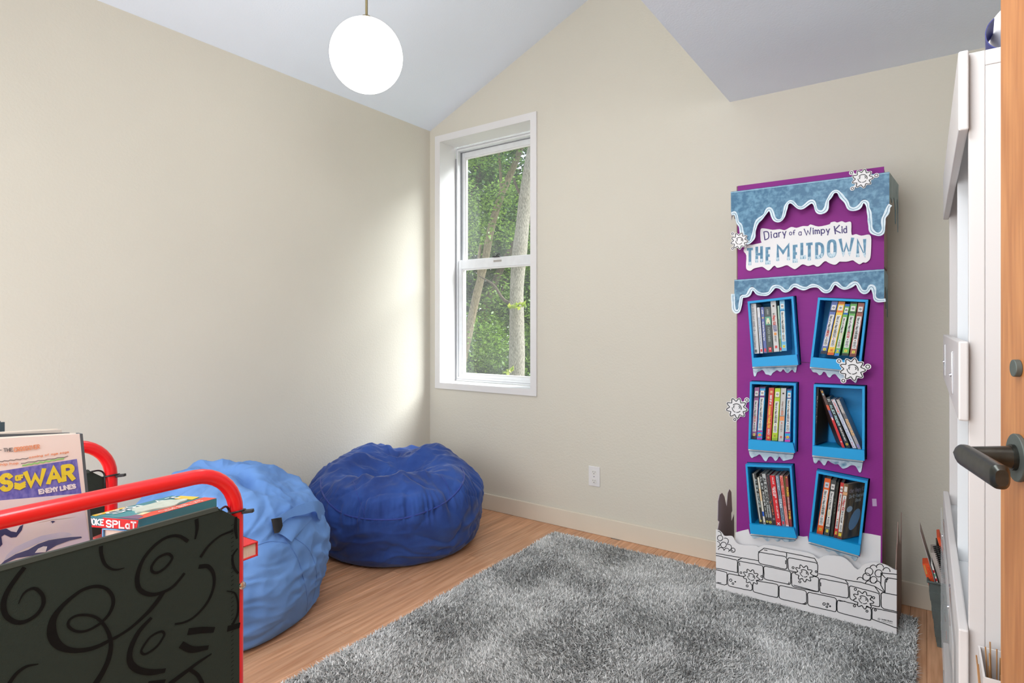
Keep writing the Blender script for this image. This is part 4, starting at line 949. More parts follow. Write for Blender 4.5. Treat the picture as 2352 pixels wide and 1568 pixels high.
# lower ice band
LC = c5([(1250,95),(1190,96),(1178,50)]) + c4([(1718,1415),(1682,1385),(1640,1400),(1625,1450),(1590,1465),(1560,1440),(1540,1390),(1500,1345),(1460,1360),(1410,1410),(1370,1428),(1330,1400),(1290,1357),(1250,1357),(1220,1400),(1195,1450),(1150,1455),(1110,1420),(1060,1390),(1000,1385),(940,1420),(880,1410),(830,1380),(780,1385),(750,1440),(715,1455),(685,1440),(670,1410),(610,1395),(570,1390),(540,1440),(500,1485),(400,1475),(370,1440),(330,1410),(295,1440),(280,1500),(240,1510)]) + c5([(75,60),(68,110),(62,150),(52,188),(34,190),(27,150),(24,60)])
Lw = DD(LC, YB2); smc = sm(Lw, 3)
Lt = DD(c4([(133,1335),(1808,1213)]), YB2); Lt[0] = (Lw[-1][0], Lt[0][1]); Lt[1] = (Lw[0][0], Lt[1][1])
b = MB(); b.slab((smc + [Lt[0], Lt[1]])[::-1], face_frame(YB2), 0.004); lbnd = b.build('ice_band', M_ice, disp)
rim(smc, 0.0150, face_frame(YB2), lbnd, -1)
b = MB(); b.ribbon([Vector(Lt[0]) + Vector((0.001, -0.004)), Vector(Lt[1]) + Vector((-0.001, -0.004))], 0.003, face_frame(YB2), 0.0008); b.build('band_fold', MATS['ice_fold'], lbnd)
wp2 = sm([(0.20, 1.38), (0.19, 1.30), (0.175, 1.38), (0.16, 1.42), (0.13, 1.40), (0.115, 1.33), (0.10, 1.39), (0.07, 1.42), (0.03, 1.40), (0.0, 1.37)], 4)
wing(Lt[1][0], Lt[1][0] + 0.004, Lt[1][1], wp2, M_icew, 'band_side_wing', YB2, 0.20, -0.012)
wing(Lt[0][0], Lt[0][0] - 0.004, Lt[0][1], wp2, M_greyc, 'band_side_wing', YB2, 0.20, -0.012)

# title sign
SG = c4([(425,770),(470,757),(560,772),(640,765),(700,775),(770,740),(830,750),(900,730),(960,730),(990,712),(1080,735),(1200,710),(1215,690),(1260,680),(1290,690),(1340,675),(1380,690),(1425,680),(1447,700),(1450,825),(1500,820),(1560,838),(1640,825),(1668,850),(1672,920),(1665,1060),(1650,1110),(1610,1142),(1580,1138),(1540,1160),(1490,1132),(1460,1115),(1400,1130),(1330,1130),(1310,1133),(1265,1165),(1200,1148),(1150,1125),(1090,1178),(1055,1185),(1020,1165),(960,1180),(900,1160),(850,1192),(810,1215),(760,1190),(720,1170),(660,1190),(610,1198),(580,1175),(530,1223),(500,1225),(450,1190),(400,1195),(350,1208),(310,1233),(272,1220),(262,1180),(265,1060),(235,1010),(255,960),(280,940),(330,940),(380,930),(437,915),(427,890)])
YS = 2.830
b = MB(); b.slab(sm(DD(SG, YS), 3, True)[::-1], face_frame(YS), 0.004); sign = b.build('title_sign', M_whitec, disp)
b = MB(); M_title = mat('navy_ink', (58, 40, 110), 0.5); fs_ = face_frame(YS)
def word(txt, p0, p1, cap, w, mb):
    a, c = DD(c4([p0, p1]), YS); t_ = DD(c4([(p0[0] + cap[0], p0[1] + cap[1])]), YS)[0]; letter(mb, txt, fs_, a, c, (t_[0] - a[0], t_[1] - a[1]), w)
word('D', (475, 885), (525, 872), (-12, -88), 0.0046, b); word('i', (548, 865), (550, 864), (-4, -70), 0.0042, b); word('ary', (575, 862), (715, 838), (-4, -72), 0.0042, b)
word('of', (752, 832), (818, 826), (-3, -50), 0.0032, b); word('a', (856, 835), (884, 833), (0, -58), 0.0032, b)
word('W', (925, 836), (1000, 822), (-8, -72), 0.0044, b); word('impy', (1020, 820), (1205, 806), (-3, -66), 0.0042, b); word('K', (1268, 818), (1325, 806), (-12, -84), 0.0046, b); word('id', (1345, 808), (1395, 804), (-3, -72), 0.0042, b)
b.build('title_lettering', M_title, sign)
b = MB(); b2 = MB(); b3 = MB()
for ch, x0, y0, x1, y1 in (('T',268,978,345,1175),('H',368,958,452,1142),('E',482,968,540,1160),('M',605,940,755,1125),('E',790,942,845,1140),('L',875,915,940,1100),('T',935,920,1015,1120),('D',1042,915,1140,1100),('O',1175,885,1280,1088),('W',1308,870,1475,1065),('N',1505,880,1612,1080)):
    x0 += 16; x1 -= 16; y0 += 14; y1 -= 16
    o_, r_ = DD(c4([(x0, y1), (x1, y1 - (x1 - x0) * 0.08)]), YS); t_ = DD(c4([(x0, y0)]), YS)[0]
    letter(b, ch, fs_, o_, r_, (0, t_[1] - o_[1]), 0.0108, 0.0006)
    letter(b3, ch, fs_, (o_[0] - 0.0008, o_[1] - 0.0012), (r_[0] + 0.0008, r_[1] - 0.0012), (0, t_[1] - o_[1] + 0.001), 0.0130, 0.0003)
    st, L_ = strokes(ch); seen = set()
    ex_ = (Vector(r_) - Vector(o_)) / L_; ey_ = (t_[1] - o_[1]) / 6
    for pl in st:
        for (a, c) in pl:
            if c <= 1 and round(a) not in seen:
                seen.add(round(a)); q = Vector(o_) + ex_ * a + Vector((0, ey_ * c))
                b2.ribbon([q + Vector((0, 0.006)), q + Vector((0.0004, -0.001)), q + Vector((0, -0.006))], [0.0108, 0.0085, 0.0022], fs_, 0.0009)
b3.build('letter_outline', mat('pale_outline', (176, 204, 218), 0.4), sign)
b.build('ice_lettering', mat('letter_ice', (56, 114, 150), 0.4, col2=(100, 154, 184), vscale=60, fac=(0.4, 0.7)), sign)
b2.build('letter_drips', mat('letter_drip', (196, 218, 230), 0.4, col2=(90, 140, 170), vscale=120, fac=(0.5, 0.75)), sign, kind='stuff')

# snow splat stickers
def splat_pts(R, lobes=9, ph=0.3, amp=0.19, n=72, j=0.0):
    return [(R * (1 + amp * math.cos(lobes * a + ph)) * math.cos(a + j), R * (1 + amp * math.cos(lobes * a + ph)) * math.sin(a + j)) for a in [2 * math.pi * k / n for k in range(n)]]
def splat_lines(mb, c, R, w, fr, ph, dots, cc=0.0006, rot=0.0):
    mb.ribbon([(c[0] + x, c[1] + y) for x, y in splat_pts(R, 9, ph)], w, fr, cc, closed=True)
    def arc(r, a0, a1, ww, ctr=(0, 0)):
        a0 += rot; a1 += rot; mb.ribbon([(c[0] + ctr[0] * R + r * R * math.cos(a0 + (a1 - a0) * k / 12), c[1] + ctr[1] * R + r * R * math.sin(a0 + (a1 - a0) * k / 12)) for k in range(13)], ww, fr, cc)
    arc(0.52, -0.2, 2.4, w); arc(0.50, 3.1, 4.4, w * 0.9); arc(0.50, 4.7, 5.6, w * 0.9)
    arc(0.14, 1.8, 4.0, w * 0.9, (-0.20, 0.12)); arc(0.14, -1.0, 1.2, w * 0.9, (0.20, 0.12))
    for (dx, dy, r) in dots:
        mb.ribbon([(c[0] + dx * R + r * R * math.cos(k * 0.63), c[1] + dy * R + r * R * math.sin(k * 0.63)) for k in range(10)], w * 0.85, fr, cc, closed=True)
def sticker(px, py, rpx, Y, dots, ph, name='snow_splat'):
    c = on_y(px, py, Y); R = abs(on_y(px, py - rpx, Y)[1] - c[1]); fr = face_frame(Y)
    b = MB(); b.slab([(c[0] + x, c[1] + y) for x, y in splat_pts(R * 1.17, 9, ph, 0.12)], fr, 0.003)
    for i, (dx, dy, r) in enumerate(dots):
        fr2 = face_frame(Y - 0.0003 - 0.0001 * i); cx_, cy_ = c[0] + dx * R, c[1] + dy * R
        b.slab([(cx_ + (r + 0.13) * R * math.cos(k * 0.42), cy_ + (r + 0.13) * R * math.sin(k * 0.42)) for k in range(15)], fr2, 0.003)
        l_ = math.hypot(dx, dy); ux, uy = dx / l_, dy / l_; b.slab([(c[0] + ux * R - uy * 0.12 * R, c[1] + uy * R + ux * 0.12 * R), (c[0] + ux * R + uy * 0.12 * R, c[1] + uy * R - ux * 0.12 * R), (cx_ + uy * 0.12 * R, cy_ - ux * 0.12 * R), (cx_ - uy * 0.12 * R, cy_ + ux * 0.12 * R)], face_frame(Y - 0.00015 - 0.0001 * i), 0.002)
    o = b.build(name, M_whitec, disp)
    b = MB(); splat_lines(b, c, R, R * 0.085, face_frame(Y - 0.0008), ph, dots); b.build('splat_drawing', M_ink, o); return o
sticker(1981, 410, 17.5, YH - 0.004, [(-1.25, 0.95, 0.16), (1.55, 0.18, 0.18), (-1.15, -1.15, 0.15)], 0.4)
sticker(1698, 553, 15.5, YH - 0.005, [(-0.95, 1.15, 0.15), (-0.95, -1.05, 0.15)], 1.1)
sticker(1958, 848, 21.5, 2.778, [(-1.25, 0.85, 0.16), (1.4, 0.35, 0.18), (-0.85, -1.25, 0.15)], 0.2)
sticker(1692, 937, 19.5, YBODY - 0.006, [(1.15, 1.05, 0.16), (-0.2, -1.35, 0.13)], 0.9)
# pale sticker patch on the right of the front panel
b = MB(); b.slab([p for p in DD([(2003,1145),(2013,1145),(2014,1162),(2004,1162)], YBODY)][::-1], face_frame(YBODY - 0.0006), 0.0005); b.build('pale_sticker', mat('pale_lilac', (190, 160, 196), 0.5), disp)

DRIPS = [
 [(0,0),(0.01,14),(0.03,24),(0.07,24),(0.10,15),(0.17,12),(0.22,9),(0.27,14),(0.30,20),(0.37,22),(0.42,24),(0.46,18),(0.50,15),(0.56,11),(0.62,15),(0.66,14),(0.70,9),(0.75,16),(0.80,19),(0.85,15),(0.90,11),(0.94,17),(0.98,17),(1.0,2)],
 [(0,0),(0.02,6),(0.06,12),(0.14,13),(0.19,18),(0.24,16),(0.28,9),(0.33,11),(0.37,19),(0.42,21),(0.47,14),(0.53,12),(0.58,18),(0.64,24),(0.70,21),(0.75,12),(0.82,16),(0.88,20),(0.93,28),(0.97,22),(1.0,2)],
 [(0,0),(0.02,14),(0.07,22),(0.12,19),(0.18,16),(0.25,11),(0.30,16),(0.36,26),(0.41,26),(0.45,17),(0.50,14),(0.55,17),(0.60,24),(0.65,20),(0.69,12),(0.74,18),(0.78,22),(0.84,20),(0.92,17),(0.98,14),(1.0,2)],
 [(0,0),(0.02,16),(0.07,19),(0.12,11),(0.17,14),(0.22,21),(0.26,20),(0.31,9),(0.38,13),(0.46,16),(0.52,15),(0.57,21),(0.62,24),(0.70,20),(0.77,14),(0.85,14),(0.89,20),(0.93,28),(0.97,25),(1.0,2)]]
def bil(q, u, v):                         # q TL TR BR BL; u right, v down
    a = Vector(q[0]).lerp(Vector(q[1]), u); b_ = Vector(q[3]).lerp(Vector(q[2]), u); return a.lerp(b_, v)
for bi, B in enumerate(BOX):
    o_, i_ = B['o'], B['i']
    b = MB(); b.slab(o_[::-1], face_frame(YR), 0.17, holes=[i_[::-1]]); sb = b.build('shelf_box', M_cyan, disp)
    b = MB(); b.slab(inset(o_, 0.001, 0.001, 0.001, 0.001)[::-1], face_frame(YR + 0.166), 0.003); b.build('box_back', M_cyan, sb)
    lip = DD(B['lip'], YR - 0.02) ; low = DD([B['q'][3], B['q'][2]], YR - 0.02)
    b = MB(); b.slab([low[0], low[1], lip[1], lip[0]], face_frame(YR - 0.02), 0.0195); b.build('box_lip', mat('cyan_lip', (0, 160, 224), 0.5), sb, bevel=0.0015)
    sc_ = 0.00178; A0, A1 = Vector(DD([B['q'][3]], YBODY - 0.006)[0]), Vector(DD([B['q'][2]], YBODY - 0.006)[0])
    if bi in (1, 4, 5): pass
    A0 = A0 + (A1 - A0) * 0.01; A1 = A1 - (A1 - A0) * 0.03
    dr = DRIPS[[0, 1, 2, 3, 2, 1][bi]]; kk = 0.55 if bi >= 4 else 1.0
    dn = Vector((0.0, -1.0)) ; P = [tuple(A0.lerp(A1, u) + dn * d * sc_ * kk) for u, d in dr]; Q = sm(P, 3)
    top_ = [tuple(A1 + Vector((0, 0.012))), tuple(A0 + Vector((0, 0.012)))]
    b = MB(); b.slab(Q + top_, face_frame(YBODY - 0.006), 0.003); tr_ = b.build('icicle_trim', mat('trim_ice', (206, 224, 234), 0.4, col2=(96, 146, 176), vscale=34, detail=5, fac=(0.52, 0.72)), sb)
    b = MB(); b.ribbon([tuple(A0 + Vector((0, -0.003))), tuple(A1 + Vector((0, -0.003)))], 0.0045, face_frame(YBODY - 0.0065)); b.build('trim_edge', mat('trim_edge', (232, 228, 226), 0.5), tr_)
    b = MB(); b.ribbon([tuple(A0 + Vector((0, -0.0075))), tuple(A1 + Vector((0, -0.0075)))], 0.003, face_frame(YBODY - 0.0065)); b.build('trim_line', M_icedk, tr_)  # darker blue line along the icicle trim

# base: printed brick wall, cut out, standing in front
OUT = [(55,635),(80,640),(110,665),(130,690),(185,690),(205,700),(225,735),(250,760),(300,772),(400,775),(430,790),(480,768),(560,775),(680,802),(800,825),(900,850),(950,890),(985,875),(1020,862),(1100,862),(1180,880),(1240,930),(1280,975),(1310,982),(1350,945),(1400,925),(1480,925),(1560,950),(1620,985),(1643,992)]
P = sm(DD(c6(OUT), YBASE), 3); br_ = DD([(2062,1452)], YBASE)[0]; bl_ = DD([(1644.5,1352)], YBASE)[0]
b = MB(); b.slab([(P[0][0], 0.014), (P[-1][0], 0.014)] + P[::-1], face_frame(YBASE), 0.004); base = b.build('base_front', M_whitec, disp)
fb = face_frame(YBASE); BW = 0.0034
def wob(P, s=0.0012): return [(a + s * noise.noise(Vector((a * 60, b_ * 60, 1))), b_ + s * noise.noise(Vector((a * 60, b_ * 60, 9)))) for a, b_ in P]
def dens(P, st=0.012):
    out = []
    for i in range(len(P) - 1):
        a, c = Vector(P[i]), Vector(P[i+1]); n = max(1, int((c - a).length / st))
        out += [tuple(a.lerp(c, k / n)) for k in range(n)]
    return out + [tuple(P[-1])]
def ln(mb, pts, w=BW): mb.ribbon(wob(dens(DD(c6(pts), YBASE))), w, fb, 0.0005)
def rr(mb, q, r=18):
    q = [Vector(p) for p in q]; P = []
    for i in range(4):
        a, c, d = q[i - 1], q[i], q[(i + 1) % 4]; u = (a - c).normalized(); v = (d - c).normalized()
        P += [c + u * r, c + u * r * 0.3 + v * r * 0.3, c + v * r]
    W_ = wob(dens(DD(c6([tuple(p) for p in P] + [tuple(P[0])]), YBASE)))[:-1]; mb.ribbon(W_, BW, fb, 0.0005, closed=True)
b = MB()
BR_ = [[(250,908),(470,950),(468,1080),(250,1035)],[(428,830),(677,873),(679,985),(430,930)],[(686,878),(948,928),(950,1045),(690,992)],
 [(158,1018),(372,1060),(374,1172),(160,1128)],[(475,952),(713,1002),(712,1118),(478,1068)],[(719,1007),(957,1052),(957,1183),(722,1132)],[(965,1060),(1217,1112),(1222,1238),(968,1188)],[(1228,1125),(1492,1195),(1495,1315),(1232,1247)],
 [(380,1078),(603,1115),(602,1235),(380,1180)],[(609,1122),(851,1172),(852,1295),(611,1238)],[(860,1182),(1113,1235),(1113,1358),(862,1300)],[(1120,1250),(1420,1322),(1418,1435),(1120,1358)]]
for q in BR_: rr(b, q)
for pts in ([(57,860),(235,900),(245,915),(242,1012),(225,1008),(57,972)], [(57,842),(282,882),(248,906)], [(57,985),(148,1010),(152,1025),(150,1115),(130,1120),(57,1102)], [(250,900),(285,882),(425,905)],
  [(428,832),(478,796),(676,836),(676,872)], [(680,836),(800,860),(922,888),(946,928)], [(960,1022),(1080,1045),(1190,1075),(1217,1112)], [(1195,1075),(1330,1098),(1450,1132),(1492,1194)], [(1450,1132),(1535,1185)],
  [(1646,1028),(1505,1014),(1504,1120),(1540,1185)], [(1505,1016),(1542,1058)], [(1646,1070),(1560,1058),(1542,1075),(1540,1180)], [(1646,1212),(1520,1186),(1506,1200),(1507,1310),(1530,1330),(1648,1356)], [(1648,1366),(1436,1322),(1426,1335),(1426,1420),(1650,1500)],
  [(480,812),(505,818)], [(668,905),(667,935)], [(262,925),(264,950)], [(70,1098),(100,1103)], [(675,1110),(695,1110),(698,1095)], [(820,1285),(838,1284),(840,1272)], [(975,1100),(976,1130)], [(1140,1262),(1190,1264)], [(1552,1095),(1554,1075),(1565,1068)], [(740,1122),(955,1180)]):
    ln(b, pts)
def circ(mb, x, y, r, w=BW * 0.9): mb.ribbon(DD(c6([(x + r * math.cos(k * 0.45), y + r * math.sin(k * 0.45)) for k in range(14)]), YBASE), w, fb, 0.0005, closed=True)
def arcs(mb, x, y, r, a0, a1): mb.ribbon(DD(c6([(x + r * math.cos(a0 + (a1 - a0) * k / 12), y + r * math.sin(a0 + (a1 - a0) * k / 12)) for k in range(13)]), YBASE), BW * 0.9, fb, 0.0005)
for x, y, r in ((92,708,24),(122,768,25),(205,815,19)): circ(b, x, y, r)
for x, y, r, a0, a1 in ((75,675,26,-1.6,0.3),(138,735,27,-1.9,0.9),(165,790,27,-2.0,0.7),(66,762,24,-1.5,1.3),(100,815,24,-2.9,0.0),(150,822,24,-2.9,0.0),(186,832,20,-2.9,-0.3)): arcs(b, x, y, r, a0, a1)
for x, y, r in ((1400,1003,34),(1378,1048,33),(1440,1075,30),(1484,1018,32)): circ(b, x, y, r)
for x, y, r, a0, a1 in ((1438,975,30,-2.9,-0.2),(1495,968,32,-2.8,-0.1),(1552,1000,32,-2.9,0.1),(1322,1080,28,-2.9,-0.2),(1395,1110,26,-2.9,-0.3),(1475,1110,24,-2.8,-0.2)): arcs(b, x, y, r, a0, a1)
for x, y, r in ((185,1078,11),(205,1108,8),(225,1092,4),(275,1012,8),(330,1128,9),(733,968,9),(792,1092,9),(1280,1158,10),(1440,1232,10),(1272,1303,10),(1382,1350,9),(1455,1340,9),(1005,1287,11),(1038,1288,8),(1030,1312,8),(1058,1307,5),(458,1045,8),(935,1003,8)): circ(b, x, y, r)
b.build('brick_drawing', M_ink, base)
for x, y, r, ph in ((365,1050,58,0.5), (830,1018,62,1.0), (1350,1250,66,0.2)):
    c = DD(c6([(x, y)]), YBASE)[0]; R = abs(DD(c6([(x, y - r)]), YBASE)[0][1] - c[1])
    b = MB(); b.slab([(c[0] + a, c[1] + d) for a, d in splat_pts(R * 1.02, 9, ph)], face_frame(YBASE - 0.0008), 0.0003); k_ = b.build('splat_print', M_whitec, base)
    b = MB(); splat_lines(b, c, R, BW, face_frame(YBASE - 0.0008), ph, []); b.build('splat_drawing', M_ink, k_)
b = MB(); p0, p1 = DD(c6([(1508,1424),(1606,1446)]), YBASE); letter(b, 'Amulet Books', fb, p0, p1, (0, 0.0042), 0.0011)
circ(b, 1488, 1420, 9, 0.0014); p0, p1 = DD(c6([(1508,1438),(1606,1460)]), YBASE); letter(b, 'an imprint of abrams', fb, p0, p1, (0, 0.0022), 0.0005); b.build('publisher_print', M_ink, base)
# base wings folding back to the wall, ragged cut-outs
XLw, XRw = P[0][0] + 0.002, P[-1][0] - 0.002
def on_x(px, py, X): d = ray(px, py); t_ = X / d.x; return (d.y * t_ - YBASE - 0.004, CH + d.z * t_)
LWp = [on_x(x, y, XLw) for x, y in [(1649,1215),(1652,1197),(1649,1194),(1650,1150),(1653,1136),(1659,1131.5),(1664,1140),(1669,1163),(1672,1132),(1675.8,1122.7),(1680,1130),(1682,1173),(1679.7,1178),(1680,1196),(1686,1181)]]
LWp = [(max(0.0, a), b_) for a, b_ in LWp]; ZS1 = P[0][1]
LWp = [(0.0, 0.014), (0.0, ZS1 - 0.01)] + LWp + [(LWp[-1][0] + 0.01, 0.014)]
b = MB(); b.slab(LWp[::-1], (lambda a, b_, c: (XLw + c, YBASE + 0.004 + a, b_)), 0.003); b.build('base_wing', M_greyc, disp)
RWp = [(0.0, 0.014), (0.24, 0.014), (0.245, 0.34), (0.25, 0.44), (0.235, 0.38), (0.20, 0.33), (0.17, 0.32), (0.13, 0.36), (0.11, 0.405), (0.09, 0.44), (0.06, 0.36), (0.03, 0.34), (0.0, P[-1][1] - 0.01)]
b = MB(); b.slab(RWp[::-1], (lambda a, b_, c: (XRw + 0.012 * a / 0.25 + c, YBASE + 0.004 + a, b_)), 0.003); b.build('base_wing', M_kraft, disp)
b = MB(); b.box((bx1 + 0.001, YBASE + 0.01, 0.19), (XRw - 0.004, 3.05, 0.193)); b.build('base_shelf', M_greyc, disp)

# ---------------------------------------------------------------- the books in the six shelf boxes
YSP = 2.824
def lettered(root, Qf, fr, txt, u0, u1, v0, v1, w, col, name='spine_lettering', c=0.0007):
    b = MB(); p0, p1, q0 = Qf(u0, v0), Qf(u0, v1), Qf(u1, v0); letter(b, txt, fr, p0, p1, q0 - p0, w, c); return b.build(name, plain(col), root)
def spine_book(label, group, crop, tl, bl, w, s, col, deco, depth=0.118, Y=YSP, side=None, off=(0, 0), col2=None, wbot=None, ext=0.0):
    ox, oy, sc = crop; wb_ = wbot or w
    dn_ = Vector((bl[0] - tl[0], bl[1] - tl[1])); bl = (bl[0] + dn_.x * ext, bl[1] + dn_.y * ext)
    px = [(ox + x / sc, oy + y / sc) for x, y in (tl, (tl[0] + w, tl[1] + s * w), (bl[0] + wb_, bl[1] + s * wb_), bl)]
    q = [Vector(p) for p in DD(px, Y)]
    fr = face_frame(Y); root = thing('book', label, 'book', (float((q[2].x + q[3].x) / 2), Y, float(min(q[2].y, q[3].y))), group)
    mcol = mat('bookcloth_%d_%d_%d' % tuple(col), col, 0.4, col2=col2, var=0.06, vscale=40, fac=(0.45, 0.55) if col2 else (0.35, 0.65))
    tw = min(0.0016, (q[1] - q[0]).length * 0.12); eR = (q[1] - q[0]).normalized() * tw
    offv = Vector((off[0], depth, 0))
    V = lambda p: Vector((p[0], Y, p[1]))
    b = MB(); b.hexa([V(q[3]), V(q[2]), V(q[1]), V(q[0])], (off[0] * 0.0016 / depth, 0.0016, 0)); 
    st_ = Vector((0, 0.0016, 0))
    b.hexa([V(q[3]) + st_, V(q[3] + eR) + st_, V(q[0] + eR) + st_, V(q[0]) + st_], offv * 0.98)
    b.hexa([V(q[2] - eR) + st_, V(q[2]) + st_, V(q[1]) + st_, V(q[1] - eR) + st_], offv * 0.98)
    b.build('cover', mcol, root)
    ins = [q[0] + eR - (q[0] - q[3]).normalized() * 0.002, q[1] - eR - (q[1] - q[2]).normalized() * 0.002, q[2] - eR + (q[1] - q[2]).normalized() * 0.002, q[3] + eR + (q[0] - q[3]).normalized() * 0.002]
    b = MB(); b.hexa([V(ins[3]) + st_, V(ins[2]) + st_, V(ins[1]) + st_, V(ins[0]) + st_], offv * 0.95); b.build('pages', M_paper, root)
    Q = lambda u, v: bil(q, u, v)
    for k, d in enumerate(deco):
        kind = d[0]; e_ = 0.00012 * k
        if kind == 'band':                # ('band', v0, v1, colour)
            b = MB(); b.slab([Q(0.02, d[2]), Q(0.98, d[2]), Q(0.98, d[1]), Q(0.02, d[1])], face_frame(Y - 0.0003 - e_), 0.0003); b.build('spine_band', plain(d[3]), root)
        elif kind == 'patch':             # ('patch', u0, u1, v0, v1, colour)
            b = MB(); b.slab([Q(d[1], d[4]), Q(d[2], d[4]), Q(d[2], d[3]), Q(d[1], d[3])], face_frame(Y - 0.0007 - e_), 0.0004); b.build('spine_patch', plain(d[5]), root)
        elif kind == 'label':             # wavy white title label
            v0, v1 = d[1], d[2]; P = []
            for i in range(15): P.append(Q(0.14 + 0.025 * math.sin(i * 1.9), v1 + (v0 - v1) * i / 14))
            P = [Q(0.86 + 0.025 * math.sin(i * 2.3), v0 + (v1 - v0) * i / 14) for i in range(15)][::-1] + []
            L_ = [Q(0.14 + 0.025 * math.sin(i * 1.9), v1 + (v0 - v1) * i / 14) for i in range(15)]
            b = MB(); b.slab((P + [Q(0.2, v1)] if False else [*L_[::-1]][::-1] + [Q(0.86 + 0.025 * math.sin(i * 2.3), v0 + (v1 - v0) * i / 14) for i in range(15)])[::-1], face_frame(Y - 0.0004 - e_), 0.0003); b.build('spine_label', plain(d[3] if len(d) > 3 else (232, 230, 226)), root)
        elif kind == 'text':              # ('text', string, u0, u1, v0, v1, width, colour)
            lettered(root, Q, face_frame(Y - 0.0005 - e_), d[1], d[2], d[3], d[4], d[5], d[6], d[7])
        elif kind == 'disc':
            b = MB(); c_ = Q(d[1], d[2]); b.slab([(c_.x + d[3] * math.cos(a * 0.5), c_.y + d[3] * math.sin(a * 0.5)) for a in range(12)], face_frame(Y - 0.0007 - e_), 0.0004); b.build('spine_disc', plain(d[4]), root)
        elif kind == 'ring':
            b = MB(); c_ = Q(d[1], d[2]); b.ribbon([(c_.x + d[3] * math.cos(a * 0.5), c_.y + d[3] * math.sin(a * 0.5)) for a in range(12)], d[3] * 0.7, face_frame(Y - 0.0007 - e_), 0.0004, closed=True); b.build('spine_ring', plain(d[4]), root)
        elif kind == 'speck':             # mottled picture print made of small blocks
            b = MB(); r_ = random.Random(d[1])
            for i in range(d[2]):
                v = d[3] + (d[4] - d[3]) * i / d[2]; u0 = r_.uniform(0.1, 0.5); u1 = u0 + r_.uniform(0.1, 0.4)
                b.slab([Q(u0, v + 0.6 * (d[4] - d[3]) / d[2]), Q(u1, v + 0.6 * (d[4] - d[3]) / d[2]), Q(u1, v), Q(u0, v)], face_frame(Y - 0.0004 - e_), 0)
            b.build('spine_picture', plain(d[5]), root, kind='stuff')
        elif kind == 'sidetext':
            pass
    return root, q
ser_n = 0
def series(title, tcol, dcol, bands, numc=(232, 228, 224), bot=(236, 220, 80), lab=(0.25, 0.85)):
    a, z = lab; L = z - a
    d = [('band', v0, v1, c) for v0, v1, c in bands] + [('patch', 0.16, 0.84, 0.07, 0.165, numc), ('ring', 0.5, 0.117, 0.0030, (60, 60, 66)), ('label', a, z),
      ('text', 'Diary of a Wimpy Kid', 0.30, 0.62, a + 0.04 * L, a + 0.50 * L, 0.0011, (40, 40, 46)), ('text', title, 0.28, 0.66, a + 0.51 * L, a + 0.70 * L, 0.0009, tcol),
      ('disc', 0.48, a + 0.745 * L, 0.0024, dcol), ('text', 'KINNEY', 0.30, 0.66, a + 0.79 * L, a + 0.97 * L, 0.0011, (90, 90, 94)), ('patch', 0.28, 0.74, 0.885, 0.935, bot), ('ring', 0.5, 0.91, 0.0014, (50, 50, 50))]
    return d
X1 = (1700, 670, 7.467); X2 = (1850, 670, 7.125); X3 = (1700, 870, 7.84); X4 = (1850, 870, 7.125); X5 = (1700, 1050, 7.467); X6 = (1850, 1070, 7.125)
g1, g2, g3, g4, g5, g6 = ['paperbacks in the %s shelf box of the display' % k for k in ('top left', 'top right', 'middle left', 'middle right', 'bottom left', 'bottom right')]
RED = (222, 40, 44)
spine_book('white book with grey title lettering, leftmost in the top left shelf box', g1, X1, (170,205), (225,1060), 100, -0.04, (224, 220, 216), [('text', "A DOG'S WAY HOME", 0.32, 0.62, 0.04, 0.47, 0.0011, (120,120,124)), ('text', '- X -', 0.32, 0.66, 0.50, 0.57, 0.0013, (90,100,110)), ('text', 'W Bruce Cameron', 0.32, 0.62, 0.62, 0.88, 0.0009, (130,130,132)), ('patch', 0.3, 0.7, 0.925, 0.945, (40,40,40)), ('patch', 0.3, 0.7, 0.955, 0.975, (40,40,40))])
spine_book('thin white book with blue lettering beside the leftmost white one, top left shelf box', g1, X1, (288,268), (345,1055), 46, -0.04, (216, 218, 222), [('text', 'the house at the end of the long road north', 0.3, 0.7, 0.22, 0.88, 0.0008, (90,130,180)), ('patch', 0.2, 0.8, 0.91, 0.965, RED)])
spine_book('violet blue paperback with a yellow dot on its spine, top left shelf box', g1, X1, (351,262), (408,1050), 52, -0.04, (84, 100, 166), [('text', 'AUTHOR', 0.3, 0.7, 0.06, 0.15, 0.0012, (230,230,236)), ('disc', 0.5, 0.235, 0.0038, (226,190,110)), ('text', 'ALI and the Flying Sun', 0.28, 0.72, 0.32, 0.73, 0.0013, (236,236,240)), ('patch', 0.2, 0.85, 0.90, 0.975, (216,70,84))])
spine_book('dark green black paperback with a small house picture on its spine', g1, X1, (410,262), (465,1045), 106, -0.06, (52, 66, 66), [('text', 'JACOBSON', 0.40, 0.66, 0.05, 0.165, 0.0010, (170,180,176)), ('patch', 0.04, 0.96, 0.215, 0.395, (98,168,142)), ('patch', 0.2, 0.8, 0.29, 0.37, (226,222,190)), ('patch', 0.3, 0.7, 0.245, 0.29, (226,222,190)), ('patch', 0.45, 0.56, 0.335, 0.37, (60,60,60)), ('text', 'PAPER THINGS', 0.36, 0.66, 0.45, 0.76, 0.0017, (160,172,166)), ('patch', 0.3, 0.74, 0.885, 0.985, RED), ('patch', 0.4, 0.64, 0.91, 0.93, (240,230,230))])
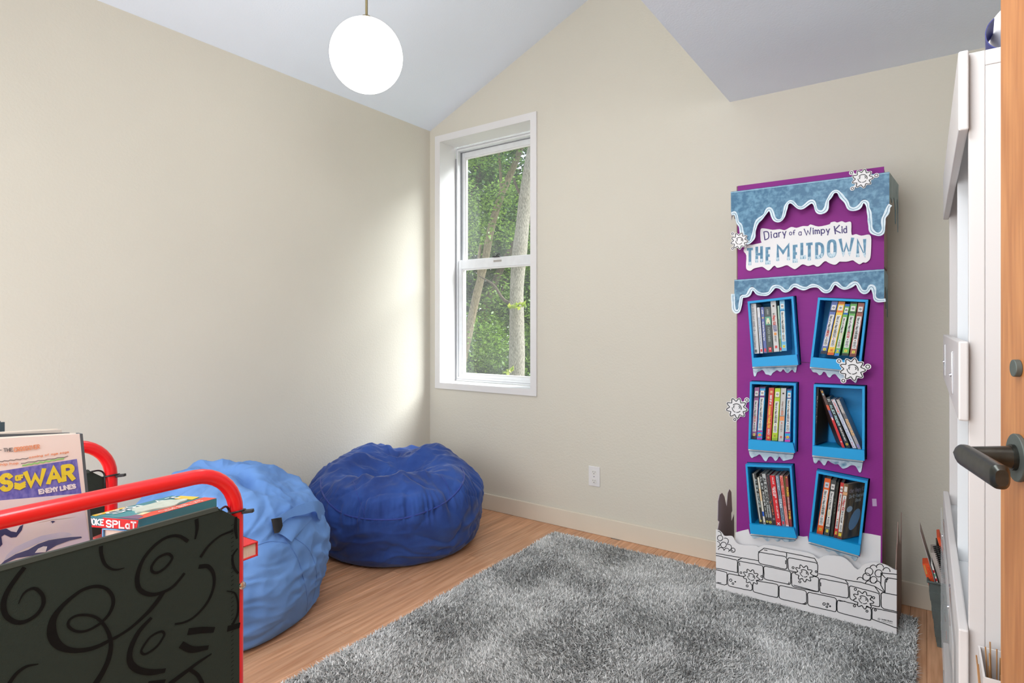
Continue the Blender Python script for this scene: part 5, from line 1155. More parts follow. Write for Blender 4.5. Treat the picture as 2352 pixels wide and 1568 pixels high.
spine_book('pale grey paperback with red and blue title letters, top left shelf box', g1, X1, (520,160), (580,1030), 90, -0.08, (208, 206, 202), [('disc', 0.5, 0.10, 0.0042, (90,62,48)), ('text', 'the', 0.3, 0.6, 0.24, 0.27, 0.001, (80,80,80)), ('text', 'Wimpy Kid', 0.26, 0.70, 0.28, 0.47, 0.0019, (208,72,66)), ('text', 'MOVIE', 0.52, 0.82, 0.48, 0.60, 0.0015, (90,90,150)), ('text', 'DIARY', 0.16, 0.46, 0.48, 0.60, 0.0015, (90,90,150)), ('patch', 0.28, 0.72, 0.625, 0.675, (230,150,70)), ('text', 'KINNEY', 0.34, 0.62, 0.69, 0.80, 0.0011, (120,120,120)), ('patch', 0.28, 0.7, 0.88, 0.93, (214,70,70))])
spine_book('very thin green paperback beside the light blue one, top left shelf box', g1, X1, (642,238), (684,1025), 26, -0.06, (156, 190, 166), [('band', 0.0, 0.3, (176,206,186)), ('speck', 3, 12, 0.3, 0.65, (60,90,70)), ('band', 0.72, 0.9, (120,160,110)), ('band', 0.91, 0.97, RED)])
spine_book('light blue striped paperback with a white title label, rightmost in the top left shelf box', g1, X1, (675,145), (713,1015), 86, -0.05, (96, 178, 216), series('CABIN FEVER', (40,40,50), (110,190,220), [(0.03, 0.06, (150,206,230)), (0.19, 0.22, (40,130,180)), (0.87, 0.95, (140,200,226))], lab=(0.215, 0.815)), depth=0.12)
spine_book('blue paperback with red title words, leftmost in the top right shelf box', g2, X2, (435,152), (245,1012), 98, 0.05, (82, 104, 176), series('RODRICK RULES', (196,70,66), (60,80,150), [(0.16, 0.20, (50,62,96)), (0.94, 1.0, (40,44,60))]))
spine_book('yellow and orange paperback in the top right shelf box', g2, X2, (545,157), (355,1030), 106, 0.05, (240, 196, 40), series('DOG DAYS', (30,30,30), (220,70,50), [(0.0, 0.05, (232,128,60)), (0.16, 0.20, (232,128,50)), (0.95, 1.0, (228,100,40))], bot=(240,150,50)))
spine_book('green and blue thin paperback in the middle of the top right shelf box', g2, X2, (652,198), (470,1045), 78, 0.05, (96, 176, 70), series('DOG', (200,196,70), (50,110,130), [(0.0, 0.045, (20,104,196)), (0.17, 0.20, (20,104,196)), (0.88, 0.92, (40,120,200)), (0.95, 1.0, (50,130,210))]))
spine_book('leaf green paperback with black bands, fourth in the top right shelf box', g2, X2, (745,168), (595,1040), 104, 0.05, (98, 174, 78), series('THE LAST STRAW', (196,50,56), (60,80,60), [(0.0, 0.03, (40,52,40)), (0.17, 0.21, (58,100,60)), (0.955, 1.0, (50,60,50))]))
spine_book('brick brown paperback, rightmost in the top right shelf box', g2, X2, (865,178), (720,1060), 104, 0.05, (164, 84, 66), series('THE LONG HAUL', (50,50,50), (130,50,46), [(0.15, 0.19, (112,62,52)), (0.95, 1.0, (120,64,54))]))
spine_book('mauve paperback with a white title label, leftmost in the middle left shelf box', g3, X3, (262,152), (205,1065), 84, 0.0, (158, 92, 148), series('DOUBLE DOWN', (206,96,90), (50,50,60), [(0.15, 0.2, (96,60,92)), (0.93, 1.0, (60,46,54))], bot=(232,214,120)), ext=0.02)
spine_book('blue and magenta striped paperback, second in the middle left shelf box', g3, X3, (360,142), (300,1080), 96, 0.0, (30, 162, 222), series('HARD LUCK', (70,40,90), (70,50,120), [(0.0, 0.03, (104,60,110)), (0.07, 0.10, (110,50,120)), (0.165, 0.2, (110,50,130)), (0.83, 0.86, (180,60,160)), (0.9, 0.94, (190,60,170)), (0.965, 1.0, (196,66,176))], bot=(244,196,70), lab=(0.2, 0.82)), ext=0.01)
spine_book('orange red paperback with a yellow ring at its foot, middle left shelf box', g3, X3, (520,158), (460,1100), 92, 0.04, (214, 66, 54), [('patch', 0.3, 0.75, 0.055, 0.10, (236,180,130)), ('text', 'DIARY OF AN', 0.34, 0.66, 0.14, 0.31, 0.0017, (240,236,236)), ('text', 'Awesome Friendly Kid', 0.26, 0.72, 0.34, 0.75, 0.0024, (244,190,70)), ('text', 'KINNEY', 0.34, 0.66, 0.78, 0.89, 0.0014, (240,220,216)), ('ring', 0.5, 0.94, 0.0033, (244,210,90))], ext=0.01)
spine_book('lime green paperback with a white title label, middle left shelf box', g3, X3, (630,165), (570,1108), 98, 0.02, (184, 212, 40), series('OLD SCHOOL', (60,60,60), (190,190,60), [(0.155, 0.185, (160,170,60)), (0.95, 1.0, (150,180,50))], bot=(186,180,60)))
spine_book('silver grey paperback with an orange square on its spine, middle left shelf box', g3, X3, (738,165), (685,1122), 92, 0.0, (204, 202, 198), [('disc', 0.5, 0.10, 0.004, (60,40,40)), ('text', 'Wimpy Kid', 0.34, 0.62, 0.25, 0.42, 0.0013, (150,120,110)), ('text', 'BOOK', 0.3, 0.68, 0.43, 0.51, 0.0016, (220,140,110)), ('patch', 0.08, 0.92, 0.53, 0.61, (242,150,92)), ('band', 0.520, 0.528, (60,110,100)), ('disc', 0.5, 0.655, 0.003, (214,120,96)), ('text', 'KINNEY', 0.34, 0.62, 0.69, 0.82, 0.0011, (150,130,126)), ('patch', 0.34, 0.68, 0.90, 0.94, (214,110,90))])
spine_book('blue and pink striped paperback, rightmost in the middle left shelf box', g3, X3, (850,180), (800,1132), 76, 0.0, (36, 166, 222), series('HARD LUCK', (70,40,90), (70,50,120), [(0.0, 0.03, (96,60,110)), (0.155, 0.18, (90,50,120)), (0.81, 0.84, (170,60,150)), (0.9, 0.93, (190,60,160)), (0.955, 1.0, (206,76,180))], bot=(244,196,70), lab=(0.19, 0.81)), wbot=100)
spine_book('black thin paperback upright against the left side of the middle right shelf box', g4, X4, (186,138), (140,1072), 30, 0.1, (46, 48, 42), [('speck', 5, 26, 0.15, 0.75, (206,200,196)), ('band', 0.97, 1.0, (190,160,120))], off=(0.030, 0), depth=0.115)
spine_book('dark to red paperback leaning right, leftmost of the leaning ones', g4, X4, (236,172), (600,1120), 46, 0.1, (88, 62, 56), [('band', 0.27, 0.36, (222,96,60)), ('patch', 0.1, 0.9, 0.36, 0.50, (104,104,160)), ('band', 0.50, 1.0, (214,44,48)), ('disc', 0.5, 0.04, 0.003, (246,180,40)), ('patch', 0.3, 0.7, 0.07, 0.10, (190,220,230)), ('patch', 0.3, 0.7, 0.48, 0.53, (236,230,230)), ('patch', 0.3, 0.7, 0.89, 0.91, (240,220,220))], off=(-0.035, 0), depth=0.11)
spine_book('black paperback with ALEX RIDER in pale letters, leaning in the middle right shelf box', g4, X4, (336,306), (672,1125), 62, 0.0, (40, 44, 44), [('text', 'ALEX RIDER', 0.2, 0.72, 0.15, 0.56, 0.0023, (170,210,212)), ('text', 'SKELETON KEY', 0.36, 0.66, 0.60, 0.86, 0.0014, (220,220,220)), ('ring', 0.5, 0.93, 0.0036, (236,206,60)), ('patch', 0.15, 0.8, 0.03, 0.045, (200,206,206)), ('patch', 0.15, 0.8, 0.06, 0.075, (200,206,206))])
spine_book('pale blue and coral paperback, third of the leaning ones', g4, X4, (418,336), (775,1132), 60, 0.0, (206, 212, 224), [('speck', 9, 6, 0.0, 0.08, (226,110,80)), ('text', 'HATCHET', 0.3, 0.7, 0.08, 0.3, 0.0016, (236,120,110)), ('speck', 8, 16, 0.3, 0.85, (140,150,196)), ('speck', 12, 4, 0.88, 0.98, (206,90,110))])
spine_book('grey paperback with orange FUZZY MUD lettering, rightmost of the leaning ones', g4, X4, (500,336), (860,1152), 52, 0.0, (168, 158, 156), [('text', 'LOUIS SACHAR', 0.22, 0.8, 0.02, 0.26, 0.0014, (226,222,216)), ('band', 0.29, 0.40, (120,116,120)), ('text', 'FUZZY MUD', 0.15, 0.85, 0.40, 0.72, 0.0024, (240,190,130)), ('patch', 0.2, 0.8, 0.9, 0.97, (150,140,200))])
ALX = [('text', 'ALEX RIDER', 0.2, 0.75, 0.05, 0.62, 0.0021, (204,208,206)), ('text', 'ARK ANGEL', 0.3, 0.68, 0.65, 0.86, 0.0013, (190,196,190)), ('ring', 0.5, 0.935, 0.0036, (232,216,90))]
spine_book('black and white paperback with a yellow ring, leftmost in the bottom left shelf box', g5, X5, (200,278), (328,1145), 72, 0.05, (56, 58, 54), [('patch', 0.22, 0.5, 0.0, 0.95, (196,196,190)), ('text', 'ALEX RIDER', 0.5, 0.95, 0.1, 0.66, 0.0018, (190,206,204)), ('ring', 0.5, 0.93, 0.0034, (232,216,90))])
spine_book('very thin cream book with a blue band, second in the bottom left shelf box', g5, X5, (294,345), (405,1145), 32, 0.05, (226, 220, 204), [('band', 0.24, 0.5, (238,204,160)), ('band', 0.73, 0.83, (30,90,190)), ('patch', 0.3, 0.75, 0.96, 0.985, (40,40,40))])
spine_book('thin black paperback with pale letters, third in the bottom left shelf box', g5, X5, (328,284), (452,1155), 42, 0.05, (44, 46, 44), ALX)
spine_book('white paperback with black capitals and a yellow ring, bottom left shelf box', g5, X5, (374,282), (498,1165), 58, 0.05, (190, 194, 192), [('text', 'ALEX RIDER', 0.15, 0.85, 0.08, 0.6, 0.0028, (30,32,34)), ('text', 'STORMBREAKER', 0.3, 0.7, 0.62, 0.88, 0.0014, (60,60,60)), ('band', 0.85, 1.0, (70,60,58)), ('ring', 0.5, 0.935, 0.0040, (236,220,80))])
spine_book('broad dark picture paperback behind the red one, bottom left shelf box', g5, X5, (438,300), (556,1168), 66, 0.05, (66, 56, 60), [('speck', 21, 14, 0.05, 0.5, (120,84,84)), ('speck', 22, 10, 0.5, 0.8, (206,120,70)), ('patch', 0.3, 0.8, 0.85, 0.89, (130,130,130))], Y=YSP + 0.004)
spine_book('bright red paperback with white lettering, bottom left shelf box', g5, X5, (506,312), (622,1175), 86, 0.04, (224, 40, 48), [('text', 'MALONE', 0.42, 0.68, 0.03, 0.17, 0.0013, (246,220,220)), ('text', 'ESCAPE FROM', 0.52, 0.78, 0.22, 0.44, 0.0015, (246,226,226)), ('text', 'THE ISLAND', 0.22, 0.48, 0.24, 0.40, 0.0015, (246,226,226)), ('text', 'TOM - 40 LOST BOYS', 0.5, 0.74, 0.48, 0.84, 0.0013, (246,226,226)), ('text', 'X', 0.28, 0.74, 0.93, 0.975, 0.0028, (246,236,236))])
spine_book('blue grey picture paperback right of the bright red one', g5, X5, (606,312), (722,1182), 54, 0.03, (132, 150, 166), [('speck', 31, 10, 0.0, 0.3, (214,220,226)), ('speck', 33, 5, 0.28, 0.38, (30,34,44)), ('text', 'TITAN', 0.15, 0.85, 0.46, 0.63, 0.0022, (236,236,240)), ('speck', 32, 10, 0.62, 0.88, (52,72,92)), ('patch', 0.2, 0.8, 0.90, 0.96, (222,60,80))])
spine_book('pink and red paperback, second from the right in the bottom left shelf box', g5, X5, (676,312), (785,1186), 52, 0.03, (236, 150, 140), [('text', 'MAGIC TREE HOUSE', 0.15, 0.8, 0.04, 0.6, 0.0022, (226,60,56)), ('speck', 41, 12, 0.6, 0.95, (232,76,66)), ('band', 0.97, 1.0, (250,230,226))])
spine_book('narrow olive green paperback, partly hidden near the right end', g5, X5, (742,322), (812,1190), 26, 0.03, (104, 90, 40), [('band', 0.4, 1.0, (60,44,36))], Y=YSP + 0.003)
spine_book('maroon paperback with yellow lettering, rightmost in the bottom left shelf box', g5, X5, (770,318), (848,1196), 44, 0.03, (150, 62, 60), [('disc', 0.5, 0.03, 0.0024, (240,200,60)), ('text', 'MAGIC', 0.2, 0.8, 0.22, 0.40, 0.0022, (240,206,70)), ('text', 'SCHOOLHOUSE', 0.3, 0.7, 0.42, 0.66, 0.0014, (226,196,190)), ('text', 'TIME', 0.2, 0.8, 0.68, 0.84, 0.0022, (240,196,70))])
spine_book('orange paperback, leftmost in the bottom right shelf box', g6, X6, (318,192), (180,1102), 100, 0.2, (240, 104, 36), series('THE MELTDOWN', (30,30,30), (220,50,60), [(0.14, 0.17, (224,84,40)), (0.96, 1.0, (214,80,36))], bot=(236,190,60), numc=(206,212,220), lab=(0.2, 0.84)))
spine_book('charcoal paperback beside the orange one, bottom right shelf box', g6, X6, (422,225), (302,1132), 82, 0.2, (78, 82, 82), series('CABIN', (206,186,60), (30,30,30), [(0.14, 0.18, (50,52,52)), (0.85, 0.88, (120,124,124))], lab=(0.2, 0.83)), depth=0.125)
spine_book('dark grey slim book behind the charcoal one, bottom right shelf box', g6, X6, (505,262), (400,1152), 44, 0.2, (52, 58, 52), [('speck', 51, 5, 0.3, 0.6, (120,124,110))], Y=YSP + 0.01)
spine_book('red paperback next to the brown picture cover, bottom right shelf box', g6, X6, (576,265), (460,1166), 56, 0.2, (210, 56, 52), series('', (30,30,30), (130,150,50), [(0.13, 0.18, (150,50,46)), (0.95, 1.0, (110,50,44))], lab=(0.19, 0.83)))
root, q = spine_book('tan and brown book with a wood picture cover, rightmost in the bottom right shelf box', g6, X6, (632,285), (516,1192), 74, 0.2, (150, 116, 78), [('patch', 0.2, 0.84, 0.05, 0.14, (226,220,212)), ('band', 0.15, 0.20, (226,170,120)), ('label', 0.21, 0.86), ('text', 'the', 0.4, 0.6, 0.23, 0.27, 0.0008, (60,60,60)), ('text', 'Wimpy Kid', 0.30, 0.72, 0.28, 0.47, 0.0019, (200,60,60)), ('text', 'Do-It-Yourself', 0.34, 0.66, 0.49, 0.70, 0.0011, (60,60,60)), ('text', 'KINNEY', 0.34, 0.66, 0.74, 0.84, 0.0009, (110,110,110)), ('patch', 0.2, 0.8, 0.885, 0.94, (244,214,60)), ('band', 0.97, 1.0, (140,40,40))], col2=(120, 88, 58), off=(0.058, 0), depth=0.105)
# its front cover, turned towards us
def cov(u, v, c=0.0): 
    base_ = Vector((bil(q, 1, v).x, YSP + 0.0016, bil(q, 1, v).y)); d = Vector((0.058, 0.105, 0)) * 0.98; n = Vector((d.y, -d.x, 0)).normalized(); return base_ + d * u + n * (0.0004 + c)
M_wood = mat('wood_picture', (146, 112, 74), 0.45, col2=(84, 62, 42), vscale=16, stretch=(3, 3, 0.6), detail=8)
fc = lambda a, b_, c: cov(a, b_, c)
b = MB(); b.slab([(0.01, 0.99), (0.99, 0.99), (0.99, 0.01), (0.01, 0.01)], fc, 0.0003); cvr = b.build('front_cover', M_wood, root)
def cl_(txt, a0, a1, v0, v1, w, col, nm):
    W_, H_ = 0.118, (q[1] - q[2]).length; fr2 = lambda a, b_, c: cov(a / W_, 1 - b_ / H_, c)
    b = MB(); letter(b, txt, fr2, (a0 * W_, (1 - v1) * H_), (a1 * W_, (1 - v1) * H_), (0, (v1 - v0) * H_), w, 0.0006); b.build(nm, plain(col), cvr)
cl_('the Wimpy Kid', 0.1, 0.98, 0.09, 0.16, 0.0022, (206, 180, 176), 'cover_title'); cl_('Do-It-Yourself', 0.12, 0.95, 0.20, 0.26, 0.0022, (214, 208, 196), 'cover_subtitle'); cl_('Book', 0.5, 0.8, 0.29, 0.345, 0.002, (214, 208, 196), 'cover_subtitle')
b = MB(); b.slab([(0.22 + 0.16 * math.cos(a * 0.4), 0.46 + 0.055 * math.sin(a * 0.4)) for a in range(16)][::-1], (lambda a, b_, c: fc(a, b_, 0.0005)), 0); b.build('cover_bubble', plain((200, 206, 208)), cvr)
b = MB(); b.slab([(0.58 + 0.27 * math.cos(a * 0.4) - 0.12 * math.sin(a * 0.4), 0.67 + 0.19 * math.sin(a * 0.4)) for a in range(16)][::-1], (lambda a, b_, c: fc(a, b_, 0.0006)), 0); b.build('cover_blob', plain((146, 166, 180)), cvr)

# ---------------------------------------------------------------- white display cabinet on the right
cab = thing('display_cabinet', 'white front-facing book cabinet with metal latches, beside the open wooden door', 'cabinet', (0.17, 1.95, 0))
M_cab = mat('cabinet_white', (222, 217, 215), 0.4, var=0.02, vscale=4)
CX0, CX1, CY0, CY1, CZT = 0.066, 0.270, 1.380, 2.46, 1.758
M_cabd = mat('cabinet_inside', (226, 228, 230), 0.5)
for y0, y1 in ((CY0, CY0 + 0.02), (CY1 - 0.02, CY1)):
    b = MB(); b.box((CX0, y0, 0.0), (CX0 + 0.024, y1, CZT)); b.box((CX1 - 0.024, y0, 0.0), (CX1, y1, CZT)); b.box((CX0 + 0.024, y0, CZT - 0.028), (CX1 - 0.024, y1, CZT)); b.box((CX0 + 0.024, y0, 0.0), (CX1 - 0.024, y1, 0.05))
    sp = b.build('side_frame', M_cab, cab, bevel=0.0015)
    b = MB(); b.box((CX0 + 0.0242, y0 + 0.0012, 0.0502), (CX1 - 0.0242, y1 - 0.004, CZT - 0.0283)); b.build('side_infill', M_cab, sp, bevel=0.0006)
b = MB(); b.box((CX0 + 0.001, 1.870, 0.655), (CX1 - 0.005, 1.886, CZT - 0.02)); b.build('divider', M_cabd, cab, bevel=0.001)
b = MB(); b.box((CX1 - 0.005, CY0 + 0.02, 0.05), (CX1, CY1 - 0.02, CZT - 0.002)); b.build('back_board', M_cabd, cab)
b = MB(); b.box((CX0, CY0 + 0.02, CZT - 0.02), (CX1 - 0.006, CY1 - 0.02, CZT)); b.build('top_board', M_cab, cab)
for zz in (1.10, 0.655, 0.12):
    b = MB(); b.box((CX0 + 0.002, CY0 + 0.021, zz - 0.016), (CX1 - 0.006, 1.869 if zz > 0.7 else CY1 - 0.021, zz)); b.build('shelf', M_cabd, cab)
    if zz > 0.7:
        b = MB(); b.box((CX0 + 0.002, 1.887, zz - 0.016), (CX1 - 0.006, CY1 - 0.021, zz)); b.build('shelf', M_cabd, cab)
FX0, FX1 = 0.050, 0.0655
for z0, z1 in ((1.612, CZT + 0.001), (1.075, 1.222), (0.475, 0.690), (0.02, 0.175)):
    b = MB(); b.box((FX0, 1.362, z0), (FX1, 2.475, z1)); fa = b.build('front_rail', M_cab, cab, bevel=0.003)
    if z0 < 1.5:
        ys = (1.60, 2.18) if z0 > 1 else (1.75, 2.33)
        for yc in ys:
            zc = (z0 + z1) / 2
            b = MB(); b.box((FX0 - 0.0035, yc - 0.010, zc - 0.045), (FX0, yc - 0.007, zc + 0.045)); b.box((FX0 - 0.0035, yc + 0.007, zc - 0.045), (FX0, yc + 0.010, zc + 0.045)); b.box((FX0 - 0.003, yc - 0.010, zc + 0.043), (FX0, yc + 0.010, zc + 0.047)); b.box((FX0 - 0.003, yc - 0.010, zc - 0.047), (FX0, yc + 0.010, zc - 0.043)); 
            b.box((FX0 - 0.002, yc - 0.0075, zc - 0.043), (FX0 - 0.0005, yc + 0.0075, zc + 0.043)); lt = b.build('latch', M_chrome, fa, bevel=0.001)
            b = MB(); b.tube([(FX0 - 0.002, yc, zc - 0.004), (FX0 - 0.006, yc, zc - 0.006)], 0.004, 12); b.build('latch_knob', M_chrome, fa, smooth=True)
def clear_mat():
    m = bpy.data.materials.new('clear_acrylic'); m.use_nodes = True; N, L = m.node_tree.nodes, m.node_tree.links; N.clear()
    o = N.new('ShaderNodeOutputMaterial'); t_ = N.new('ShaderNodeBsdfTransparent'); g = N.new('ShaderNodeBsdfGlossy'); g.inputs['Roughness'].default_value = 0.05; d = N.new('ShaderNodeBsdfDiffuse'); d.inputs[0].default_value = (0.85, 0.88, 0.9, 1)
    a = N.new('ShaderNodeMixShader'); c = N.new('ShaderNodeMixShader'); a.inputs[0].default_value = 0.12; c.inputs[0].default_value = 0.22
    L.new(t_.outputs[0], a.inputs[1]); L.new(g.outputs[0], a.inputs[2]); L.new(a.outputs[0], c.inputs[1]); L.new(d.outputs[0], c.inputs[2]); L.new(c.outputs[0], o.inputs[0]); return m
M_clear = clear_mat()
b = MB(); b.box((0.0440, 1.45, 0.20), (0.0462, 2.52, 0.62)); b.build('acrylic_front', M_clear, cab)

# things on top of the cabinet
t = thing('ball', 'white ball on top of the white cabinet, half hidden by the door edge', 'ball', (0.175, 1.50, CZT))
b = MB(); n = 24; b.lathe([(max(0.001, 0.056 * math.sin(math.pi * i / n)), 0.056 - 0.056 * math.cos(math.pi * i / n)) for i in range(n + 1)], (0.155, 1.47, CZT + 0.0015), 40); b.build('ball_skin', mat('ball_white', (232, 230, 232), 0.4), t, smooth='all')
t = thing('paper_scroll', 'navy blue curled card lying on top of the white cabinet', 'card', (0.108, 1.42, CZT))
b = MB(); vs = []; N_ = 28
cc0 = Vector((0.116, 1.40, CZT + 0.0335))
for j, (yy, sc_) in enumerate(((1.395, 1.0), (1.455, 0.82))):
    for i in range(N_ + 1):
        a = math.radians(-150 + 285 * i / N_); r_ = 0.031 * sc_ * (1 + 0.1 * i / N_)
        vs.append((0.116 + math.sin(a) * r_ * 0.8, yy, CZT + 0.034 * sc_ - math.cos(a) * r_))
m_ = N_ + 1; vs2 = [((Vector(v) - Vector((0.116, v[1], CZT + 0.034))) * 0.94 + Vector((0.116, v[1], CZT + 0.034))) for v in vs]
fs = [(i, i+1, m_+i+1, m_+i) for i in range(N_)] + [(2*m_+i+1, 2*m_+i, 3*m_+i, 3*m_+i+1) for i in range(N_)] + [(i+1, i, 2*m_+i, 2*m_+i+1) for i in range(N_)] + [(m_+i, m_+i+1, 3*m_+i+1, 3*m_+i) for i in range(N_)]
b.add([tuple(v) for v in vs] + [tuple(v) for v in vs2], fs); b.build('curled_sheet', mat('navy_card', (44, 56, 130), 0.5, col2=(70, 70, 130), vscale=20), t, smooth=True)

# white box with dried grass standing by the cabinet
t = thing('storage_box', 'white box with dried brown grass in it, at the foot of the white cabinet', 'box', (0.135, 1.29, 0))
b = MB(); x0, x1, y0, y1, zb = 0.078, 0.20, 1.235, 1.352, 0.672
for lo, hi in (((x0, y0, 0), (x1, y0 + 0.003, zb)), ((x0, y1 - 0.003, 0), (x1, y1, zb)), ((x0, y0 + 0.003, 0), (x0 + 0.003, y1 - 0.003, zb)), ((x1 - 0.003, y0 + 0.003, 0), (x1, y1 - 0.003, zb)), ((x0 + 0.003, y0 + 0.003, 0), (x1 - 0.003, y1 - 0.003, 0.004))): b.box(lo, hi)
b.build('box_wall', M_cab, t)
b = MB(); r_ = random.Random(4)
for k in range(14):
    p = Vector((r_.uniform(x0 + 0.01, x0 + 0.05), r_.uniform(y0 + 0.01, y1 - 0.02), 0.30)); q_ = p + Vector((r_.uniform(-0.03, 0.012), r_.uniform(-0.03, 0.02), r_.uniform(0.36, 0.395))); b.tube(cat_rom([p, p.lerp(q_, 0.6) + Vector((0, 0, 0.02)), q_], 4), [0.0012] * 9, 5)
b.build('dried_grass', mat('dry_grass', (176, 130, 84), 0.8), t, kind='stuff')

# ---------------------------------------------------------------- open wooden door at the far right
DE = Vector((0.0961, 1.189, 0)); DV = Vector((-0.218, 0.976, 0)).normalized(); DN = Vector((-0.976, -0.218, 0)).normalized()
def DP(a, b_, c): p = DE - DV * a + DN * c; return Vector((p.x, p.y, b_))       # a from the free edge, c out from the face
M_door = mat('orange_wood', (200, 136, 82), 0.42, col2=(176, 112, 62), vscale=12, stretch=(7, 7, 0.5), detail=8, coat=0.1)
b = MB(); b.hexa([DP(0, 0.012, 0), DP(0.85, 0.012, 0), DP(0.85, 2.04, 0), DP(0, 2.04, 0)], -DN * 0.036); door = struct('door_1', b, M_door, bevel=0.0015)
M_bronze = mat('dark_bronze', (78, 80, 76), 0.35, var=0.3, vscale=60, metallic=0.9)
M_rose = mat('bronze_rose', (100, 108, 104), 0.6, metallic=0.5)
hz_ = 1.059; ha = 0.072
def dtube(a0, z0, c0, a1, z1, c1, r, seg=28, taper=None):
    b = MB(); n_ = 6; pts = [DP(a0 + (a1-a0)*k/n_, z0 + (z1-z0)*k/n_, c0 + (c1-c0)*k/n_) for k in range(n_ + 1)]
    b.tube(pts, [r + ((taper or r) - r) * k / n_ for k in range(n_ + 1)], seg); return b
dtube(ha, hz_, 0.0, ha, hz_, 0.006, 0.0345).build('handle_rose', M_rose, door, smooth=True, bevel=0.0015)
h_ = dtube(ha, hz_, 0.006, ha, hz_, 0.070, 0.0168, taper=0.0105).build('door_handle', M_bronze, door, smooth=True)
dtube(ha, hz_, 0.006, ha, hz_, 0.011, 0.0188).build('handle_collar', M_bronze, door, smooth=True)
# lever: a rounded oval bar running back towards the hinge
b = MB(); rings = []; n_ = 26; sg = 24
for i in range(n_ + 1):
    t_ = i / n_; a = ha - 0.013 + t_ * 0.160; k = min(1, math.sqrt(max(0.0, 1 - (1 - min(1, (a - ha + 0.013) / 0.018)) ** 2)) + 0.02); k2 = min(1, math.sqrt(max(0.0, 1 - (1 - min(1, (ha + 0.147 - a) / 0.007)) ** 2)) * 0.35 + 0.65) if t_ > 0.9 else 1
    for j in range(sg):
        th = 2 * math.pi * j / sg; cx_, cz_ = math.cos(th), math.sin(th)
        ex_ = math.copysign(abs(cx_) ** 0.7, cx_); ez_ = math.copysign(abs(cz_) ** 0.7, cz_)
        rings.append(DP(a, hz_ - 0.001 + 0.0158 * ez_ * k * k2, 0.066 + 0.0105 * ex_ * k2))
fs = [(i*sg+j, i*sg+(j+1) % sg, (i+1)*sg+(j+1) % sg, (i+1)*sg+j) for i in range(n_) for j in range(sg)] + [tuple(range(sg))[::-1], tuple(n_*sg + j for j in range(sg))]
b.add(rings, fs); b.build('handle_lever', M_bronze, door, smooth=True)
dtube(ha, hz_ + 0.130, 0.0, ha, hz_ + 0.130, 0.008, 0.0125).build('privacy_turn', M_rose, door, smooth=True, bevel=0.001)
for zc in (0.25, 1.05, 1.82):
    b = MB(); b.tube([DP(0.856, zc - 0.045, 0.004), DP(0.856, zc + 0.045, 0.004)], 0.006, 12); b.build('hinge', M_bronze, door, smooth=True)
b = MB(); b.box((XR - 0.012, -0.54, 0), (XR, -0.48, 2.11)); b.box((XR - 0.012, -0.48, 2.05), (XR, 0.36, 2.11)); struct('trim_doorway', b, M_white)

# ---------------------------------------------------------------- woven basket of papers between the cabinet and the display
bx, by, bh = 0.120, 2.90, 0.258
bas = thing('basket', 'dark grey woven strap basket holding papers, between the cabinet and the back wall', 'basket', (bx, by, 0))
M_strap = mat('grey_strap', (98, 108, 106), 0.75, var=0.15, vscale=30, bump=0.5, bscale=500)
def bcorner(k, z, g=0.0):
    hx = (0.082 + 0.028 * z / bh + g); hy = (0.082 + 0.028 * z / bh + g); s = ((-1, -1), (1, -1), (1, 1), (-1, 1))[k % 4]; return Vector((bx + s[0] * hx, by + s[1] * hy, z))
b = MB()
b.hexa([bcorner(0, 0.002), bcorner(1, 0.002), bcorner(2, 0.002), bcorner(3, 0.002)], (0, 0, 0.004)); b.build('basket_base', M_strap, bas)
nrow, ncol = 7, 5
for r_ in range(nrow):
    z0, z1 = 0.004 + r_ * (bh - 0.006) / nrow, 0.004 + (r_ + 1) * (bh - 0.006) / nrow - 0.001; b = MB()
    for k in range(4):
        pts0 = []; 
        for c_ in range(ncol):
            u0, u1 = c_ / ncol, (c_ + 1) / ncol; g = 0.002 if (r_ + c_) % 2 else -0.002
            A = [bcorner(k, z, g).lerp(bcorner(k + 1, z, g), u) for z, u in ((z0, u0), (z0, u1), (z1, u1), (z1, u0))]
            nrm = (A[1] - A[0]).cross(A[3] - A[0]).normalized(); b.hexa(A, -nrm * 0.002)
    b.build('weft_strap', M_strap, bas)
for k in range(4):
    for c_ in range(ncol):
        b = MB(); u0, u1 = (c_ + 0.04) / ncol, (c_ + 0.96) / ncol
        A = [bcorner(k, z, 0.0).lerp(bcorner(k + 1, z, 0.0), u) for z, u in ((0.004, u0), (0.004, u1), (bh - 0.006, u1), (bh - 0.006, u0))]; nrm = (A[1] - A[0]).cross(A[3] - A[0]).normalized(); b.hexa(A, -nrm * 0.0012); b.build('warp_strap', M_strap, bas)
b = MB()
b.tube([bcorner(k, bh, 0.002) for k in range(4)], 0.005, 8, closed=True); b.build('rim', M_strap, bas, smooth=True)
def sheet(name, label, cat, px0, zt_, y, lean, wdt, hgt, th, m, extra=None, grp='papers and folders in the grey basket'):
    """upright sheet whose face looks at the camera side; bottom inside the basket"""
    x0 = bx + px0; root = thing(name, label, cat, (x0, y, 0.012), grp)
    T = Matrix.Translation(Vector((x0, y, 0.012))) @ Matrix.Rotation(lean, 4, 'Y')
    return root, T
def upright(name, label, cat, x0, y, lean, pitch, sx, sy, h, m, part, grp='papers and folders in the grey basket', yaw=0.0):
    root = thing(name, label, cat, (x0, y, 0.010), grp)
    T = Matrix.Translation(Vector((x0, y, 0.012))) @ Matrix.Rotation(yaw, 4, 'Z') @ Matrix.Rotation(lean, 4, 'Y') @ Matrix.Rotation(pitch, 4, 'X')
    b = MB(); b.box((-sx / 2, -sy / 2, 0), (sx / 2, sy / 2, h), T=T); b.build(part, m, root, bevel=0.0004); return root, T
M_or = mat('orange_folder', (232, 84, 36), 0.5)
M_pap = mat('loose_paper', (206, 198, 196), 0.7, var=0.05)
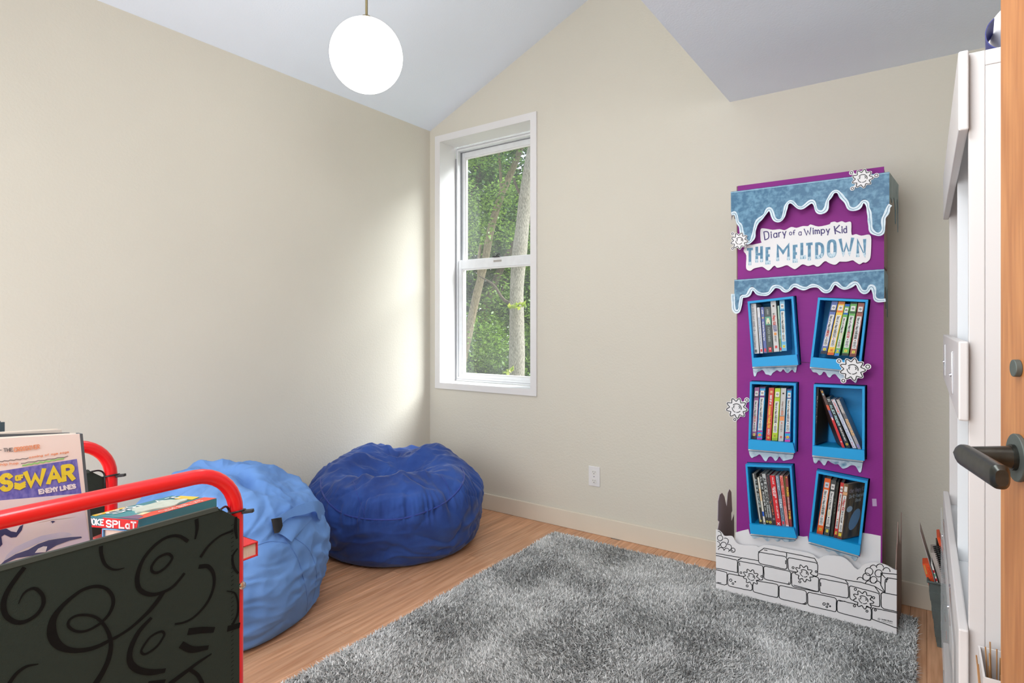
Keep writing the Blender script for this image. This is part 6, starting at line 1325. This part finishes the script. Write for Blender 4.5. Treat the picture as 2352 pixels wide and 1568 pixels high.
for (lab, cat, nm, x0, y, lean, sx, sy, h, m, part, yaw) in (
  ('orange folder at the left of the grey basket', 'folder', 'folder', -0.042, 2.865, -0.25, 0.022, 0.07, 0.31, M_or, 'folder_cover', 0.0),
  ('curled grey sheet of paper standing tallest in the grey basket', 'paper', 'paper_sheet', -0.029, 2.895, -0.25, 0.0016, 0.12, 0.44, M_pap, 'sheet', 0.0),
  ('white sheets with red and green print in the grey basket', 'paper', 'paper_sheet', -0.0215, 2.862, -0.25, 0.005, 0.075, 0.315, mat('white_sheets', (236, 234, 232), 0.6), 'sheet', 0.0),
  ('thick grey paper block in the grey basket', 'book', 'notebook', -0.006, 2.900, -0.25, 0.018, 0.11, 0.355, mat('grey_pages', (196, 184, 178), 0.8, var=0.1, vscale=60), 'page_block', 0.0),
  ('orange folder behind the spiral notebook in the grey basket', 'folder', 'folder', 0.026, 2.905, -0.25, 0.010, 0.11, 0.42, M_or, 'folder_cover', 0.0)):
    root, T = upright(nm, lab, cat, bx + x0, y, lean, 0.0, sx, sy, h, m, part, yaw=yaw)
    if lab.startswith('orange folder at'):
        b = MB(); fr2 = lambda a, b_, c: tuple(T @ Vector((-0.0062 + b_ * 0 , -0.045 - 0.0005, 0)))
        b.box((-0.009, -0.036, 0.27), (-0.004, -0.0352, 0.305), T=T); b.build('folder_pocket', mat('tan_inside', (206, 150, 80), 0.7), root)
        b = MB(); fr3 = lambda a, b_, c: tuple(T @ Vector((a, -0.0354 - c, b_))); letter(b, 'POCKET', fr3, (0.002, 0.295), (0.002, 0.235), (0.007, 0), 0.0010, 0.0004); b.build('folder_lettering', mat('deep_orange', (190, 50, 30), 0.5), root)
    if lab.startswith('white sheets'):
        for z0, z1, cc in ((0.282, 0.292, (190, 40, 50)), (0.268, 0.278, (120, 180, 150)), (0.25, 0.26, (190, 40, 50)), (0.225, 0.24, (40, 40, 40))):
            b = MB(); b.box((-0.0024, -0.0383, z0), (0.0026, -0.0376, z1), T=T); b.build('print_bar', plain(cc), root)
        b = MB(); fr3 = lambda a, b_, c: tuple(T @ Vector((a, -0.0505 - c, b_)))
root, T = upright('spiral_notebook', 'spiral notebook with black wire coil sticking out of the grey basket', 'notebook', bx + 0.012, 2.905, -0.25, 0.0, 0.004, 0.10, 0.385, mat('notebook_dark', (60, 62, 58), 0.5), 'notebook_cover')
b = MB(); n_ = 34 * 14; b.tube([T @ Vector((0.000 + 0.0125 * math.cos(2*math.pi*k/14), -0.056 + 0.0115 * math.sin(2*math.pi*k/14), 0.14 + 0.245 * k / n_)) for k in range(n_)], 0.0019, 5); b.build('wire_coil', M_black, root, smooth=True)
